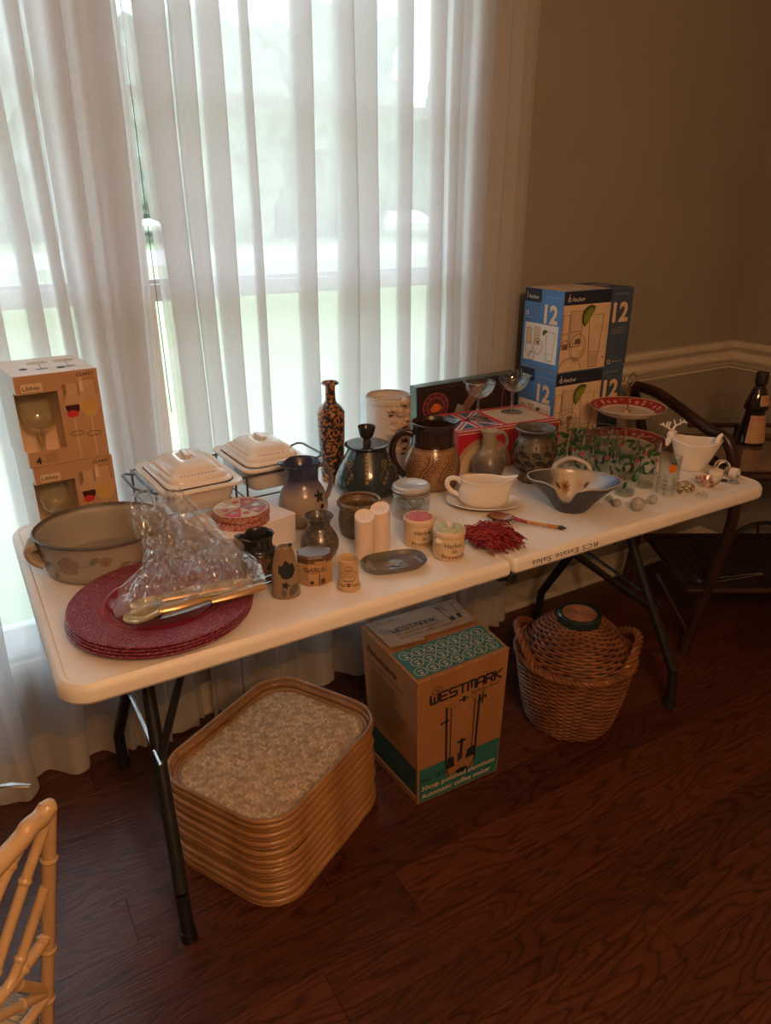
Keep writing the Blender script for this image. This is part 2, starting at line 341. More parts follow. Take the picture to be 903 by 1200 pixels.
# floor: sub-floor and boards
fl = struct(MB().box(-3.35, XR+.15, -4.35, Y2, -.12, -.0125).build('floor', mat('subfloor', (.03, .014, .008), rough=.8), smooth=False))
def plank_mat():
    m = bpy.data.materials.new('plank_wood'); m.use_nodes = True; nt = m.node_tree; N = nt.nodes; L = nt.links; b = N['Principled BSDF']
    tc = N.new('ShaderNodeTexCoord'); oi = N.new('ShaderNodeObjectInfo'); cx = N.new('ShaderNodeCombineXYZ')
    for i, q in enumerate((37, 11, 5)):
        mm = N.new('ShaderNodeMath'); mm.operation = 'MULTIPLY'; mm.inputs[1].default_value = q; L.new(oi.outputs['Random'], mm.inputs[0]); L.new(mm.outputs[0], cx.inputs[i])
    ad = N.new('ShaderNodeVectorMath'); L.new(tc.outputs['Object'], ad.inputs[0]); L.new(cx.outputs[0], ad.inputs[1])
    mp = N.new('ShaderNodeMapping'); mp.inputs['Scale'].default_value = (1.5, 9, 1); L.new(ad.outputs[0], mp.inputs[0])
    n1 = N.new('ShaderNodeTexNoise'); n1.inputs['Scale'].default_value = 1.3; n1.inputs['Detail'].default_value = 1.5; L.new(mp.outputs[0], n1.inputs['Vector'])
    mu = N.new('ShaderNodeMath'); mu.operation = 'MULTIPLY'; mu.inputs[1].default_value = 17; L.new(n1.outputs['Fac'], mu.inputs[0])
    fr = N.new('ShaderNodeMath'); fr.operation = 'FRACT'; L.new(mu.outputs[0], fr.inputs[0])
    r1 = N.new('ShaderNodeValToRGB'); e = r1.color_ramp.elements; e[0].position = 0; e[0].color = (.30, .30, .30, 1); e[1].position = .3; e[1].color = (1, 1, 1, 1)
    e2 = e.new(.85); e2.color = (.9, .9, .9, 1); e3 = e.new(1); e3.color = (.30, .30, .30, 1); L.new(fr.outputs[0], r1.inputs[0])
    m2 = N.new('ShaderNodeMapping'); m2.inputs['Scale'].default_value = (12, 160, 1); L.new(ad.outputs[0], m2.inputs[0])
    n2 = N.new('ShaderNodeTexNoise'); n2.inputs['Scale'].default_value = 1; n2.inputs['Detail'].default_value = 3; L.new(m2.outputs[0], n2.inputs['Vector'])
    r2 = N.new('ShaderNodeValToRGB'); e = r2.color_ramp.elements; e[0].position = .35; e[0].color = (.070, .020, .009, 1); e[1].position = .65; e[1].color = (.115, .034, .015, 1); L.new(n2.outputs['Fac'], r2.inputs[0])
    mx = N.new('ShaderNodeMix'); mx.data_type = 'RGBA'; mx.blend_type = 'MULTIPLY'; mx.inputs[0].default_value = .8; L.new(r2.outputs[0], mx.inputs[6]); L.new(r1.outputs[0], mx.inputs[7])
    hs = N.new('ShaderNodeHueSaturation'); mr = N.new('ShaderNodeMapRange'); mr.inputs[3].default_value = .75; mr.inputs[4].default_value = 1.25; L.new(oi.outputs['Random'], mr.inputs[0]); L.new(mr.outputs[0], hs.inputs['Value']); L.new(mx.outputs[2], hs.inputs['Color'])
    L.new(hs.outputs[0], b.inputs['Base Color']); b.inputs['Roughness'].default_value = .3; b.inputs['Specular IOR Level'].default_value = .45
    bp = N.new('ShaderNodeBump'); bp.inputs['Strength'].default_value = .25; bp.inputs['Distance'].default_value = .002; L.new(r1.outputs[0], bp.inputs['Height']); L.new(bp.outputs[0], b.inputs['Normal'])
    return m
M_PLANK = plank_mat()
PW = .124; proto_len = {}
def plank_mesh(L_):
    if L_ not in proto_len:
        g = .0005; c = .0002; m = MB(); V = []
        for z, i in ((-.0125, 0), (-c, 0), (0, c)):
            V += [(g+i, g+i, z), (L_-g-i, g+i, z), (L_-g-i, PW-g-i, z), (g+i, PW-g-i, z)]
        F = [(8, 9, 10, 11)]
        for q in (0, 4):
            for j in range(4): F.append((q+j, q+(j+1) % 4, q+4+(j+1) % 4, q+4+j))
        me = bpy.data.meshes.new('plank'); me.from_pydata(V, [], F); me.materials.append(M_PLANK); proto_len[L_] = me
    return proto_len[L_]
lens = (.9, 1.2, 1.5); rw = 0
for row in range(-20, 7):
    y = .002+PW*row
    if y < -2.2: continue
    x = -1.9 - rnd.choice((.15, .4, .65, .8, 1.0))
    seam = {1: -.858, 0: -.45, -2: .35, 2: .22, -1: -1.2, -3: -.7, -4: .12}.get(row)
    if seam is not None: x = seam-.9-1.2
    first = True
    while x < XR-.03:
        L_ = 1.2 if (seam is not None and x < seam-1e-3 and x > seam-1.9) and first else rnd.choice(lens)
        if seam is not None:
            L_ = 1.2 if first else (.9 if x < seam-.01 else rnd.choice(lens))
        first = False
        if x+L_ > XR-.02:
            L_ = round(XR-.02-x, 2)
            if L_ < .1: break
        if y+PW > YW: pass
        o = bpy.data.objects.new('plank', plank_mesh(L_)); COL.objects.link(o); o.parent = fl; o.location = (x, y, 0); x += L_
# farther floor behind the camera as one board field
MB().box(-3.2, XR, -4.2, .002+PW*-17-.001, -.0125, -.0005).build('board_field', M_PLANK, fl, smooth=False)

# windows
def frame_bars(m, x0, x1, z0, z1, y0, y1, t):
    m.box(x0, x0+t, y0, y1, z0, z1); m.box(x1-t, x1, y0, y1, z0, z1); m.box(x0+t, x1-t, y0, y1, z0, z0+t); m.box(x0+t, x1-t, y0, y1, z1-t, z1)
M_VINYL = mat('window_frame_paint', (.75, .77, .80), rough=.4, scale=4)
for i, (a, b) in enumerate(((WX0, -.60), (-.56, WX1))):
    root = struct(bpy.data.objects.new('window_%d' % (i+1), None)); COL.objects.link(root); root.location = (a, YW+.08, WZ0)
    W_ = b-a; H_ = WZ1-WZ0; zm = 1.235-WZ0
    f = MB(); frame_bars(f, 0, W_, 0, H_, -.05, .05, .035); f.build('window_frame', M_VINYL, root, smooth=False)
    s1 = MB(); frame_bars(s1, .036, W_-.036, .036, zm+.03, -.035, -.005, .04); s1.build('lower_sash', M_VINYL, root, smooth=False)
    s2 = MB(); frame_bars(s2, .036, W_-.036, zm+.0, H_-.036, .0, .03, .04); s2.box(.076, W_-.076, .004, .026, 1.68-WZ0, 1.705-WZ0); s2.build('upper_sash', M_VINYL, root, smooth=False)
    MB().box(.076, W_-.076, -.022, -.018, .076, zm-.01).build('pane', M_PANE, root, smooth=False)
    MB().box(.076, W_-.076, .012, .014, zm+.04, H_-.077).build('pane', M_PANE, root, smooth=False)
struct(MB().box(-.60, -.56, YW, Y2, WZ0, WZ1).build('trim_4', M_VINYL, smooth=False))
struct(MB().box(WX0, WX1, YW-.012, YW+.03, WZ0-.03, WZ0).build('trim_5', M_TRIM, smooth=False, bevel=.003))

# curtains: pleats folded back on themselves
def curtain(x0, x1, pleats, name, label, edge=None, seed=1):
    P = [(x0, .0)]; x = x0; fl_ = 1
    for (a, b) in pleats:
        n = max(2, int((a-x)/.045))
        for i in range(1, n+1):
            q = x+(a-x)*i/n; P.append((q, .006*sin(q*61+seed)))
        wd = b-a; P += [(a+.5*wd, -.006), (b-.004, -.010), (b, -.004), (b-.3*wd, .002), (a+.25*wd, .004), (a, .009), (a+.3*wd, .014), (b-.2*wd, .013), (b+.008, .006)]
        x = b+.008
    n = max(2, int((x1-x)/.04))
    for i in range(1, n+1): q = x+(x1-x)*i/n; P.append((q, .006*sin(q*61+seed)))
    S = spline([(a, b, 0) for a, b in P], 3); k = len(S)
    Z = [2.45-.06*i for i in range(0, 41)]; Z = [z for z in Z if z > .14]+[.135, .13, .09, .05, .02, .008]
    def pos(p, z):
        wob = .010*sin(z*2.3+p.x*9+seed)+.006*sin(z*5+p.x*23)
        below = max(0, min(1, (.66-z)/.2)); below = below*below*(3-2*below)
        amp = 1+1.6*below
        left = max(0, min(1, (-.93-p.x)/.10)); left *= max(0, min(1, (1.25-z)/.6))
        fold = .022*sin(p.x*46+seed)*below*(1 if p.x < .5 else .3)
        y = .790+p.y*amp - .042*below + fold - .055*left*(.5+.5*min(1, (1.25-z)))
        x = p.x+wob*(.4+.6*(z < .7))
        if edge:
            g = edge*max(0, min(1, (1.6-z)/.7))*.014; x += g*(1 if abs(p.x-(x0 if edge > 0 else x1)) < .12 else 0)*(1-abs(p.x-(x0 if edge > 0 else x1))/.12)
        zz = z if z > .01 else .006+.003*sin(p.x*50)
        return (x, min(y, .808 if z > 0 else y), zz)
    root = thing(name, label, 'curtain', (0, 0, 0), 0, 'sheer curtain panels')
    root.location = ((x0+x1)/2, .79, 0); L0 = Vector(root.location)
    m = MB(); up = [z for z in Z if z >= .13]; V = [Vector(pos(p, z))-L0 for z in up for p in S]
    m.add(V, [(j*k+i, j*k+i+1, (j+1)*k+i+1, (j+1)*k+i) for j in range(len(up)-1) for i in range(k-1)]); m.build('fabric', M_SHEER, root, angle=60)
    m = MB(); dn = [z for z in Z if z <= .13]; V = [Vector(pos(p, z))-L0 for z in dn for p in S]
    m.add(V, [(j*k+i, j*k+i+1, (j+1)*k+i+1, (j+1)*k+i) for j in range(len(dn)-1) for i in range(k-1)]); m.build('hem', M_HEM, root, angle=60)
XS = -.497
curtain(-1.62, XS-.004, [(-1.52, -1.45), (-1.38, -1.28), (-1.2, -1.12), (-1.03, -.97), (-.90, -.84), (-.79, -.755), (-.722, -.695), (-.662, -.622), (-.585, -.525)], 'sheer_curtain',
        'left sheer white curtain panel hanging behind the boxed wine glasses', edge=-1, seed=1)
curtain(XS, .648, [(-.47, -.405), (-.395, -.35), (-.335, -.285), (-.235, -.215), (-.115, -.065), (0, .055), (.062, .122), (.19, .232), (.295, .34), (.365, .392), (.43, .488), (.50, .548), (.56, .60)], 'sheer_curtain',
        'right sheer white curtain panel ending at the bare wall by the blue boxes', edge=1, seed=4)
tag(MB().tube(spline([(-.494, .812, 1.9), (-.492, .812, 1.4), (-.488, .811, .95)], 6), .0011, 6).build('blind_cord', mat('cord', (.16, .22, .26), rough=.6)), 'thin dark cord hanging in the gap between the curtain panels', 'cord')

# outside: lawn, road, trees
G = -.45
M_LAWN = mat('lawn_grass', (.26, .32, .16), (.33, .37, .22), .9, .6)
gr = struct(MB().box(-70, 70, 1.3, 90, G-.2, G).build('ground', M_LAWN, smooth=False))
struct(MB().box(-70, 70, 26, 36, G, G+.03).build('road', mat('asphalt', (.55, .52, .50), rough=.9), smooth=False))
M_LEAF = mat('tree_foliage', (.20, .23, .17), (.30, .33, .26), .8, 1.2); M_BARK = mat('tree_bark', (.09, .07, .055), rough=.9, scale=3)  # leaf colours lightened to carry the haze over the trees
def tree(x, y, h, r, lab):
    t = thing('tree', lab, 'tree', (x, y, G), 0, 'trees beyond the lawn'); q = random.Random(int(x*7+y))
    MB().tube(spline([(0, 0, 0), (.1, 0, h*.3), (-.1, .1, h*.6)]), [.3-.012*i for i in range(13)], 8).build('trunk', M_BARK, t)
    bm = bmesh.new(); bmesh.ops.create_icosphere(bm, subdivisions=5, radius=1)
    for v in bm.verts:
        d = 1+.45*noise.noise(v.co*1.7+Vector((x, y, 0)))+.22*noise.noise(v.co*4+Vector((y, x, 0)))+.10*noise.noise(v.co*11+Vector((y, x, 3))); v.co = Vector((v.co.x*r*d, v.co.y*r*d, v.co.z*h*.46*d+h*.50))
    me = bpy.data.meshes.new('foliage'); bm.to_mesh(me); bm.free(); me.materials.append(M_LEAF)
    o = bpy.data.objects.new('foliage', me); COL.objects.link(o); o.parent = t
for args in ((-7, 46, 13, 5, 'broad tree beyond the road, dimly seen through the left curtain'), (3, 52, 15, 6, 'tall tree beyond the road, seen through the middle of the curtain'),
             (14, 44, 11, 4.5, 'lower round tree beyond the road, left of the bright gap'), (24, 50, 14, 6, 'tree beyond the road behind the middle pleats'),
             (36, 46, 12, 5.5, 'tree beyond the road behind the right pleats'), (9, 62, 15, 8, 'wide tree farther back, filling the gap behind the tall tree'), (19, 64, 15, 8, 'farthest wide tree behind the middle of the curtain'), (30, 62, 14, 8, 'far wide tree behind the right half of the curtain'), (-1.5, 9.5, 1.5, .9, 'low green shrub on the lawn close to the window')):
    tree(*args)

# ------------------------------------------------------------ the folding table
tb = thing('folding_table', 'long white plastic folding table with black steel legs along the window', 'table', (0, .381, 0))
def slab(x0, x1, ro_l, ro_r):
    """rounded top with rolled edge; the outer corners get the bigger radius"""
    y0, y1 = -.381, .381; zt, zb = .74, .706; m = MB()
    def ring(ins, z):
        P = []
        for (sx, sy, t0) in ((1, 1, 0), (-1, 1, 90), (-1, -1, 180), (1, -1, 270)):
            rc = (ro_r if sx > 0 else ro_l); rc2 = max(.002, rc-ins); cx = (x1-rc if sx > 0 else x0+rc); cy = sy*(y1-rc)
            for i in range(9):
                t = R(t0+90*i/8); P.append((cx+rc2*cos(t), cy+rc2*sin(t), z))
        return P
    rings = [ring(.022, zb), ring(.004, zb), ring(0, zb+.006), ring(0, zt-.012), ring(.003, zt-.004), ring(.009, zt+.0015), ring(.016, zt+.0015), ring(.019, zt-.0005), ring(.024, zt), ring(.06, zt)]
    n = 36; V = [p for r_ in rings for p in r_]; F = []
    for i in range(len(rings)-1):
        for j in range(n): F.append((i*n+j, i*n+(j+1) % n, (i+1)*n+(j+1) % n, (i+1)*n+j))
    F.append(tuple((len(rings)-1)*n+j for j in range(n))); F.append(tuple(range(n))[::-1]); return m.add(V, F)
slab(-.915, -.0025, .055, .012).build('tabletop_half', M_TABLE, tb, angle=30)
slab(.0025, .915, .012, .055).build('tabletop_half', M_TABLE, tb, angle=30)
for x in (-.80, .02):
    for y in (-.30, .285): MB().box(x, x+.78, y, y+.015, .685, .7055).build('under_rail', M_BLACK, tb, smooth=False)
MB().tube([(0, -.3815, .697), (0, .36, .697)], .012, 10).box(-.022, .022, -.365, -.33, .688, .7058).build('hinge', M_BLACK, tb)
def wy(P): return [(x, y-.381, z) for x, y, z in P]
for s in (-1, 1):
    fr = [(s*.763, .083, .012), (s*.763, .086, .06), (s*.763, .092, .125), (s*.76, .11, .16), (s*.735, .295, .50), (s*.73, .36, .6855)]
    bk = [(s*.763, .692, .012), (s*.763, .690, .06), (s*.763, .684, .115), (s*.76, .665, .15), (s*.735, .48, .45), (s*.73, .41, .6855)]
    for q in (fr, bk):
        lg = MB().tube(spline(wy(q), 4), .0145, 12).build('leg', M_BLACK, tb)
        MB().tube(wy([(q[0][0], q[0][1], .0005), (q[0][0], q[0][1], .028)]), .0175, 12).build('foot_cap', M_BLACK, lg)
    MB().tube(wy([(s*.73, .12, .694), (s*.73, .64, .694)]), .0085, 8).build('top_bar', M_BLACK, tb)
    MB().tube(wy([(s*.752, .165, .33 if s > 0 else .40), (s*.742, .60 if s > 0 else .53, .40 if s > 0 else .35)]), .005, 8).build('cross_rod', M_STEEL if s < 0 else M_BLACK, tb)
MB().tube(wy([(-.748, .215, .365), (-.60, .30, .6855)]), .009, 8).build('brace', M_BLACK, tb)
MB().tube(wy([(.752, .20, .30), (.25, .20, .6855)]), .010, 8).build('brace', M_BLACK, tb)
MB().tube(wy([(.742, .36, .46), (.50, .36, .60), (.36, .36, .6855)]), .008, 8).build('brace', M_BLACK, tb)
MB().box(.60, .80, -.10, .10, .672, .7055).build('leg_bracket', M_BLACK, tb, smooth=False)
p = Print(plane((.252, -.3812, .733), (-1, 0, 0), (0, 0, -1)))   # hand lettered upside down on the front edge
p.fn = (lambda f: lambda x, y, h: f(x, y, -h))(p.fn)
p.fn = lambda x, y, h: Vector((.252-x, -.3811-h, .728-y))
p.text('RCS Estate Sales', 0, .0, .0185, 'black', 1, 0, rot=-0, width=.20); p.build(tb, 'handwriting')

# ------------------------------------------------------------ boxes of wine glasses (left end)
def claret_box(z, dx, label):
    W_, D_, H_ = .165, .19, .1935; t = thing('glass_box', label, 'box', (-.853+dx, .565, z), 5.5, 'boxed wine glasses')
    tan = mat('box_tan', (.50, .30, .17), (.44, .26, .15), .45, 3); m = MB()
    hx, z0, z1, hd = .080, .033, .156, .028          # cut-out round the front left corner
    m.box(0, .0012, hd, D_, 0, H_, 1); m.box(0, .0012, 0, hd, 0, z0, 1); m.box(0, .0012, 0, hd, z1, H_, 1)
    m.box(.0012, W_, 0, .0012, 0, z0, 0); m.box(.0012, W_, 0, .0012, z1, H_, 0); m.box(hx, W_, 0, .0012, z0, z1, 0)
    m.box(W_-.0012, W_, .0012, D_, 0, H_, 1); m.box(.0012, W_-.0012, D_-.0012, D_, 0, H_, 1)
    m.box(.0012, W_-.0012, .0012, D_-.0012, 0, .0012, 1); m.box(.0012, W_-.0012, .0012, D_-.0012, H_-.0012, H_, 1)
    m.build('carton', [tan, M_WHCARD], t, smooth=False)
    d = MB(); d.box(.0835, .085, .0015, D_-.0015, .0015, H_-.0015); d.box(.0015, .083, .088, .0895, .0015, H_-.0015); d.build('divider', mat('box_inside', (.85, .62, .42), rough=.8), t, smooth=False)  # inside colour made paler than the carton, in place of light reaching in
    p = Print(plane((0, 0, 0), (1, 0, 0), (0, 0, 1)))
    p.rect(.012, .052, .160, .1765, 'cream', 1).text('Libbey.', .0145, .1635, .0125, 'black', 2, .01, width=.035)
    p.text('CLARET', .158, .181, .0090, 'black', 1, .012, align='R', width=.036); p.text('4', .014, .006, .022, 'black', 1, .03)
    for k in range(5): p.rect(.034, .06-.003*(k % 2), .0085+.004*k, .0093+.004*k, 'brown', 1)
    LT = flat('box_light', (.56, .36, .22)); p.rect(.089, .118, .122, .168, LT, 1)
    def gl(x, yb, rx, ry, liq, c, l):
        p.ell(x, yb, rx, ry, LT, l, 24); p.poly([(x+rx*.93*cos(R(a)), yb+ry*.93*sin(R(a))) for a in range(180-liq, 361+liq, 15)], c, l+1)
        p.line([(x, yb-ry), (x, yb-ry-.034)], .004, 'beige', l+1); p.ring(x, yb-ry-.036, .014, .005, .0012, 'brown', l+2); p.line([(x, yb-ry-.04), (x+.001, .008)], .0032, 'beige', l)
        p.ring(x, yb, rx, ry, .0009, 'beige', l+2)
    p.rect(.087, .098, .125, .172, LT, 1); gl(.105, .122, .016, .026, 0, 'wine', 2); p.ell(.103, .103, .012, .008, 'red', 5, 12)
    gl(.139, .127, .021, .036, 5, 'gold', 6); p.poly([(.121, .140), (.157, .140), (.155, .174), (.124, .174)], LT, 12); p.line([(.121, .140), (.124, .174), (.155, .174), (.157, .140)], .0009, 'brown', 13); p.rect(.123, .131, .150, .178, 'cream', 13)
    p.build(t)
    p = Print(plane((0, 0, H_), (1, 0, 0), (0, 1, 0)))
    for q in (.035, .105): p.ell(q, .05+.02*(q < .1), .0085, .011, 'black', 1)
    for q in (.075, .13): p.ell(q, .13, .022, .018, 'beige', 1); p.line([(q, .11), (q-.006, .06)], .002, 'grey', 1); p.ell(q-.006, .055, .014, .008, 'grey', 1)
    p.build(t, 'lid_print')
    g = thing('wine_glass', 'clear stemmed wine glass showing in the window of the '+('upper' if z > .8 else 'lower')+' glass carton', 'glass', (0, 0, 0), 5.5)
    c = Matrix.Rotation(R(5.5), 3, 'Z') @ Vector((.0425, .044, .0014)); g.location = Vector(t.location)+c
    pr_ = [(.0005, 0), (.03, 0), (.028, .002), (.005, .005), (.0035, .012), (.0035, .058), (.014, .066), (.032, .080), (.0392, .105), (.038, .135), (.034, .165)]
    pr2 = sm(pr_, 4); MB().lathe(pr2+[(r-.001, z_) for r, z_ in pr2[::-1] if z_ > .07]+[(.0005, .07)], 32).build('glass_body', M_GLASS, g)
    MB().tube([(0, 0, .005), (0, 0, .03), (0, 0, .066)], [.006, .0042, .008], 12).build('stem', M_CRYS, g)
    return t
claret_box(T, 0, 'lower tan carton of claret wine glasses on the table under another')
claret_box(T+.1945, -.004, 'upper tan carton of claret wine glasses, stacked on its twin by the curtain')

# ------------------------------------------------------------ planter
t = thing('oval_planter', 'oval grey stoneware planter with pink painted flowers and ribbed side handles', 'planter', (-.752, .443, T), -14)
ov = lambda a, r, z: (r*1.04*cos(a), r*.94*sin(a), z)
MB().lathe(pot([(.10, 0), (.112, .004), (.118, .02), (.121, .05), (.125, .078), (.130, .086), (.131, .090)], .006), 64, 0, ov).build('pot_body', zmat('planter_glaze', [(0, (.24, .21, .18)), (.02, (.36, .32, .27)), (.083, (.34, .31, .27)), (.088, (.10, .09, .085)), (.1, (.10, .09, .085))], .45, 20, .002), t)
for s in (-1, 1):
    h = MB()
    for k in range(4):
        a = R(-12+8*k); P = [((.121+q[0])*s*1.03, -.040+.015*k, q[1]) for q in ((-.002, .074), (.014, .068), (.016, .054), (.006, .038), (-.008, .028))]
        h.tube(spline(P, 4), .0085, 8)
    h.build('handle', mat('planter_handle', (.36, .31, .25), rough=.4), t)
p = Print(lambda x, y, h: (lambda a, r: (r*1.04*cos(a), r*.94*sin(a), y))(R(-72)+x/.12, .1215+(y-.05)*.12+h+.0006), .006)
PK = flat('planter_pink', (.30, .20, .17)); PG = flat('planter_green', (.20, .19, .15))
def flower(p, x, y, s, c1, c2, l=1):
    for k in range(5): a = R(72*k+18); p.ell(x+s*.62*cos(a), y+s*.62*sin(a), s*.52, s*.45, c1, l+.2*k, 12)
    p.ring(x, y, s*1.0, s*.95, s*.08, c2, l+1.5, 10); p.ell(x, y, s*.3, s*.26, c2, l+2, 10)
def leafp(p, x, y, s, ang, c, l=1):
    P = [(0, 0), (.3, .22), (.65, .25), (1, 0), (.65, -.25), (.3, -.22)]; ca = cos(R(ang)); sa = sin(R(ang))
    p.poly([(x+s*(a*ca-b*sa), y+s*(a*sa+b*ca)) for a, b in P], c, l)
for x0 in (-.10, .06): p.line([(x0-.05, .045), (x0-.02, .035), (x0, .045), (x0+.05, .05)], .0018, PG); flower(p, x0, .048, .02, PK, PG); leafp(p, x0-.045, .045, .025, 200, PG); leafp(p, x0+.04, .052, .025, 35, PG); leafp(p, x0-.03, .03, .022, 240, PG); flower(p, x0+.07, .055, .011, PK, PG)
p.build(t, 'painted_flowers')

# ------------------------------------------------------------ charger plates
def maroon():
    m = mat('charger_rim', (.19, .010, .038), (.50, .20, .28), .3, 380, coat=.3, lo=.5, hi=.66); N = m.node_tree.nodes; L = m.node_tree.links  # pale pink specks paint the sparkle of the rim into its colour
    v = N.new('ShaderNodeTexVoronoi'); v.inputs['Scale'].default_value = 330; tc = N['Texture Coordinate']; L.new(tc.outputs['Object'], v.inputs['Vector'])
    bp = N.new('ShaderNodeBump'); bp.inputs['Strength'].default_value = .9; bp.inputs['Distance'].default_value = .003; L.new(v.outputs['Distance'], bp.inputs['Height']); L.new(bp.outputs[0], N['Principled BSDF'].inputs['Normal'])
    return m
M_MAR = maroon(); M_MARS = mat('charger_well', (.20, .006, .022), (.24, .008, .028), .18, 20, coat=.4)
labs = ['bottom maroon charger plate of the stack of four', 'second maroon charger plate from the bottom of the stack', 'third maroon charger plate from the bottom, just under the top one', 'top maroon charger plate with glittery rim, holding the bagged cutlery']
t0 = thing('charger_plate', labs[0], 'plate', (-.710, .165, T), 0, 'maroon charger plates')
out = [(.0005, 0), (.085, 0), (.094, .003), (.102, .010), (.112, .0125), (.160, .0145), (.167, .0155), (.1675, .017), (.166, .0185), (.158, .0178)]
MB().lathe([(r, z) for r, z in sm(out[:3])+out[3:]]+[(.112, .0158)], 96).build('rim', M_MAR, t0)
MB().lathe([(.112, .0159), (.106, .0150), (.103, .0138), (.0985, .0140), (.092, .0068), (.085, .0034), (.0005, .0032)], 96).build('well', M_MARS, t0)
for k in range(1, 4): copy_tree(t0, (-.710+.0015*k, .165+.0005*k, T+.0058*k), 20*k, labs[k])
ZP = T+.0174+.0185
# cutlery lying on the plate in its bag
def strip(pts, ws, ths, n=10): # flat tapered bar
    m = MB(); P = spline(pts, 4); k = len(P); ex = (P[-1]-P[0]).normalized(); sd = ex.cross(Vector((0, 0, 1))).normalized(); V = []
    for i, q in enumerate(P):
        f = i/(k-1)*(len(ws)-1); a = min(int(f), len(ws)-2); f -= a; w_ = ws[a]*(1-f)+ws[a+1]*f; h = ths[a]*(1-f)+ths[a+1]*f
        for j in range(n): b = 2*PI*j/n; V.append(q+sd*(cos(b)*w_/2)+Vector((0, 0, 1))*(sin(b)*h/2))
    F = [(i*n+j, i*n+(j+1) % n, (i+1)*n+(j+1) % n, (i+1)*n+j) for i in range(k-1) for j in range(n)]+[tuple(range(n))[::-1], tuple((k-1)*n+j for j in range(n))]
    return m.add(V, F)
def spoon(name, lab, loc, rz, L_=.20, bw=.034, m_=M_GOLD, tilt=0):
    t = thing(name, lab, 'spoon', loc, rz, None); t.rotation_euler[1] = R(tilt)
    bl = .068
    def f(u, v):
        a = 2*PI*u; q = v; x = bl/2*(1-cos(a)*q) ; y = bw/2*sin(a)*q*(1+.15*cos(a)); return (x, y, .004-.010*(1-q*q)+.006)
    MB().grid(lambda u, v: f(u, v), 28, 6).grid(lambda u, v: tuple(Vector(f(u, v))-Vector((0, 0, .0012))), 28, 6, flip=True).build('bowl', m_, t)
    strip([(bl-.003, 0, .010), (bl+.03, 0, .014), (L_*.7, 0, .012), (L_, 0, .008)], [.010, .0055, .009, .019, .012], [.003, .003, .0025, .0025, .002]).build('handle', m_, t)
    return t
spoon('serving_spoon', 'tarnished gold serving spoon in the plastic bag, its bowl nearest the plate edge', (-.790, .094, ZP+.004), 4, .21, .052)
spoon('serving_spoon', 'second gold spoon in the bag, lying behind the first', (-.768, .140, ZP+.002), 0, .215, .042)
def knife(lab, loc, rz, tilt=0):
    t = thing('table_knife', lab, 'knife', loc, rz, 'gold handled knives in the bag')
    strip([(0, 0, .009), (.05, 0, .009), (.105, 0, .009)], [.020, .027, .029, .024, .016], [.014, .017, .017, .015, .010], 12).build('handle', mat('knife_handle', (.62, .42, .24), (.48, .30, .15), .25, 30, metal=.6, stretch=(.3, 3, 3)), t)
    strip([(.104, 0, .008), (.16, 0, .007), (.215, 0, .006)], [.010, .018, .017, .004], [.003, .0018, .0015, .001], 8).build('blade', M_STEEL, t); return t
knife('gold handled knife in front in the bag, handle beside the spoon bowl', (-.728, .102, ZP+.001), 2)
knife('gold handled knife pointing left with its handle at the right plate rim', (-.548, .118, ZP+.004), 176)
knife('gold handled knife at the very front right of the bag', (-.534, .092, ZP+.002), 183)
knife('gold handled knife at the back of the bag, under the film', (-.715, .132, ZP+.006), -2)
# crumpled bag
def bagfn(off, seed):
    A = Vector((-.800, .100, ZP+.022)); B = Vector((-.528, .085, ZP+.024))
    mids = [(A, B), (Vector((-.775, .150, ZP+.05)), Vector((-.525, .13, ZP+.035))), (Vector((-.725, .195, ZP+.06)), Vector((-.535, .21, ZP+.05))), (Vector((-.715, .245, ZP+.085)), Vector((-.555, .25, ZP+.07))), (Vector((-.725, .285, ZP+.115)), Vector((-.585, .295, ZP+.10))), (Vector((-.715, .315, ZP+.145)), Vector((-.605, .325, ZP+.125)))]
    def f(u, v):
        q = v*5; i = min(int(q), 4); q -= i; a = mids[i][0].lerp(mids[i+1][0], q); b = mids[i][1].lerp(mids[i+1][1], q); p_ = a.lerp(b, u)
        n1 = noise.noise(Vector((u*5, v*5, seed))); r1 = abs(noise.noise(Vector((u*13+v*5, v*6-u*3, seed+5)))); r2 = abs(noise.noise(Vector((u*34-v*12, v*17+u*9, seed+9)))); r2 = math.sqrt(r2)*.7
        edge = min(1, 6*u, 6*(1-u), 8*v+.15); return p_+Vector((n1*.014, n1*.01, (off+.022*n1+.030*r1+.016*r2-.012)*edge))
    return f
bag = MB().grid(bagfn(.014, 1.3), 120, 110).grid(bagfn(-.004, 7.7), 120, 110).build('plastic_bag', M_BAG, angle=22)
tag(bag, 'crumpled clear plastic bag wrapped round the cutlery on the maroon plates', 'bag')

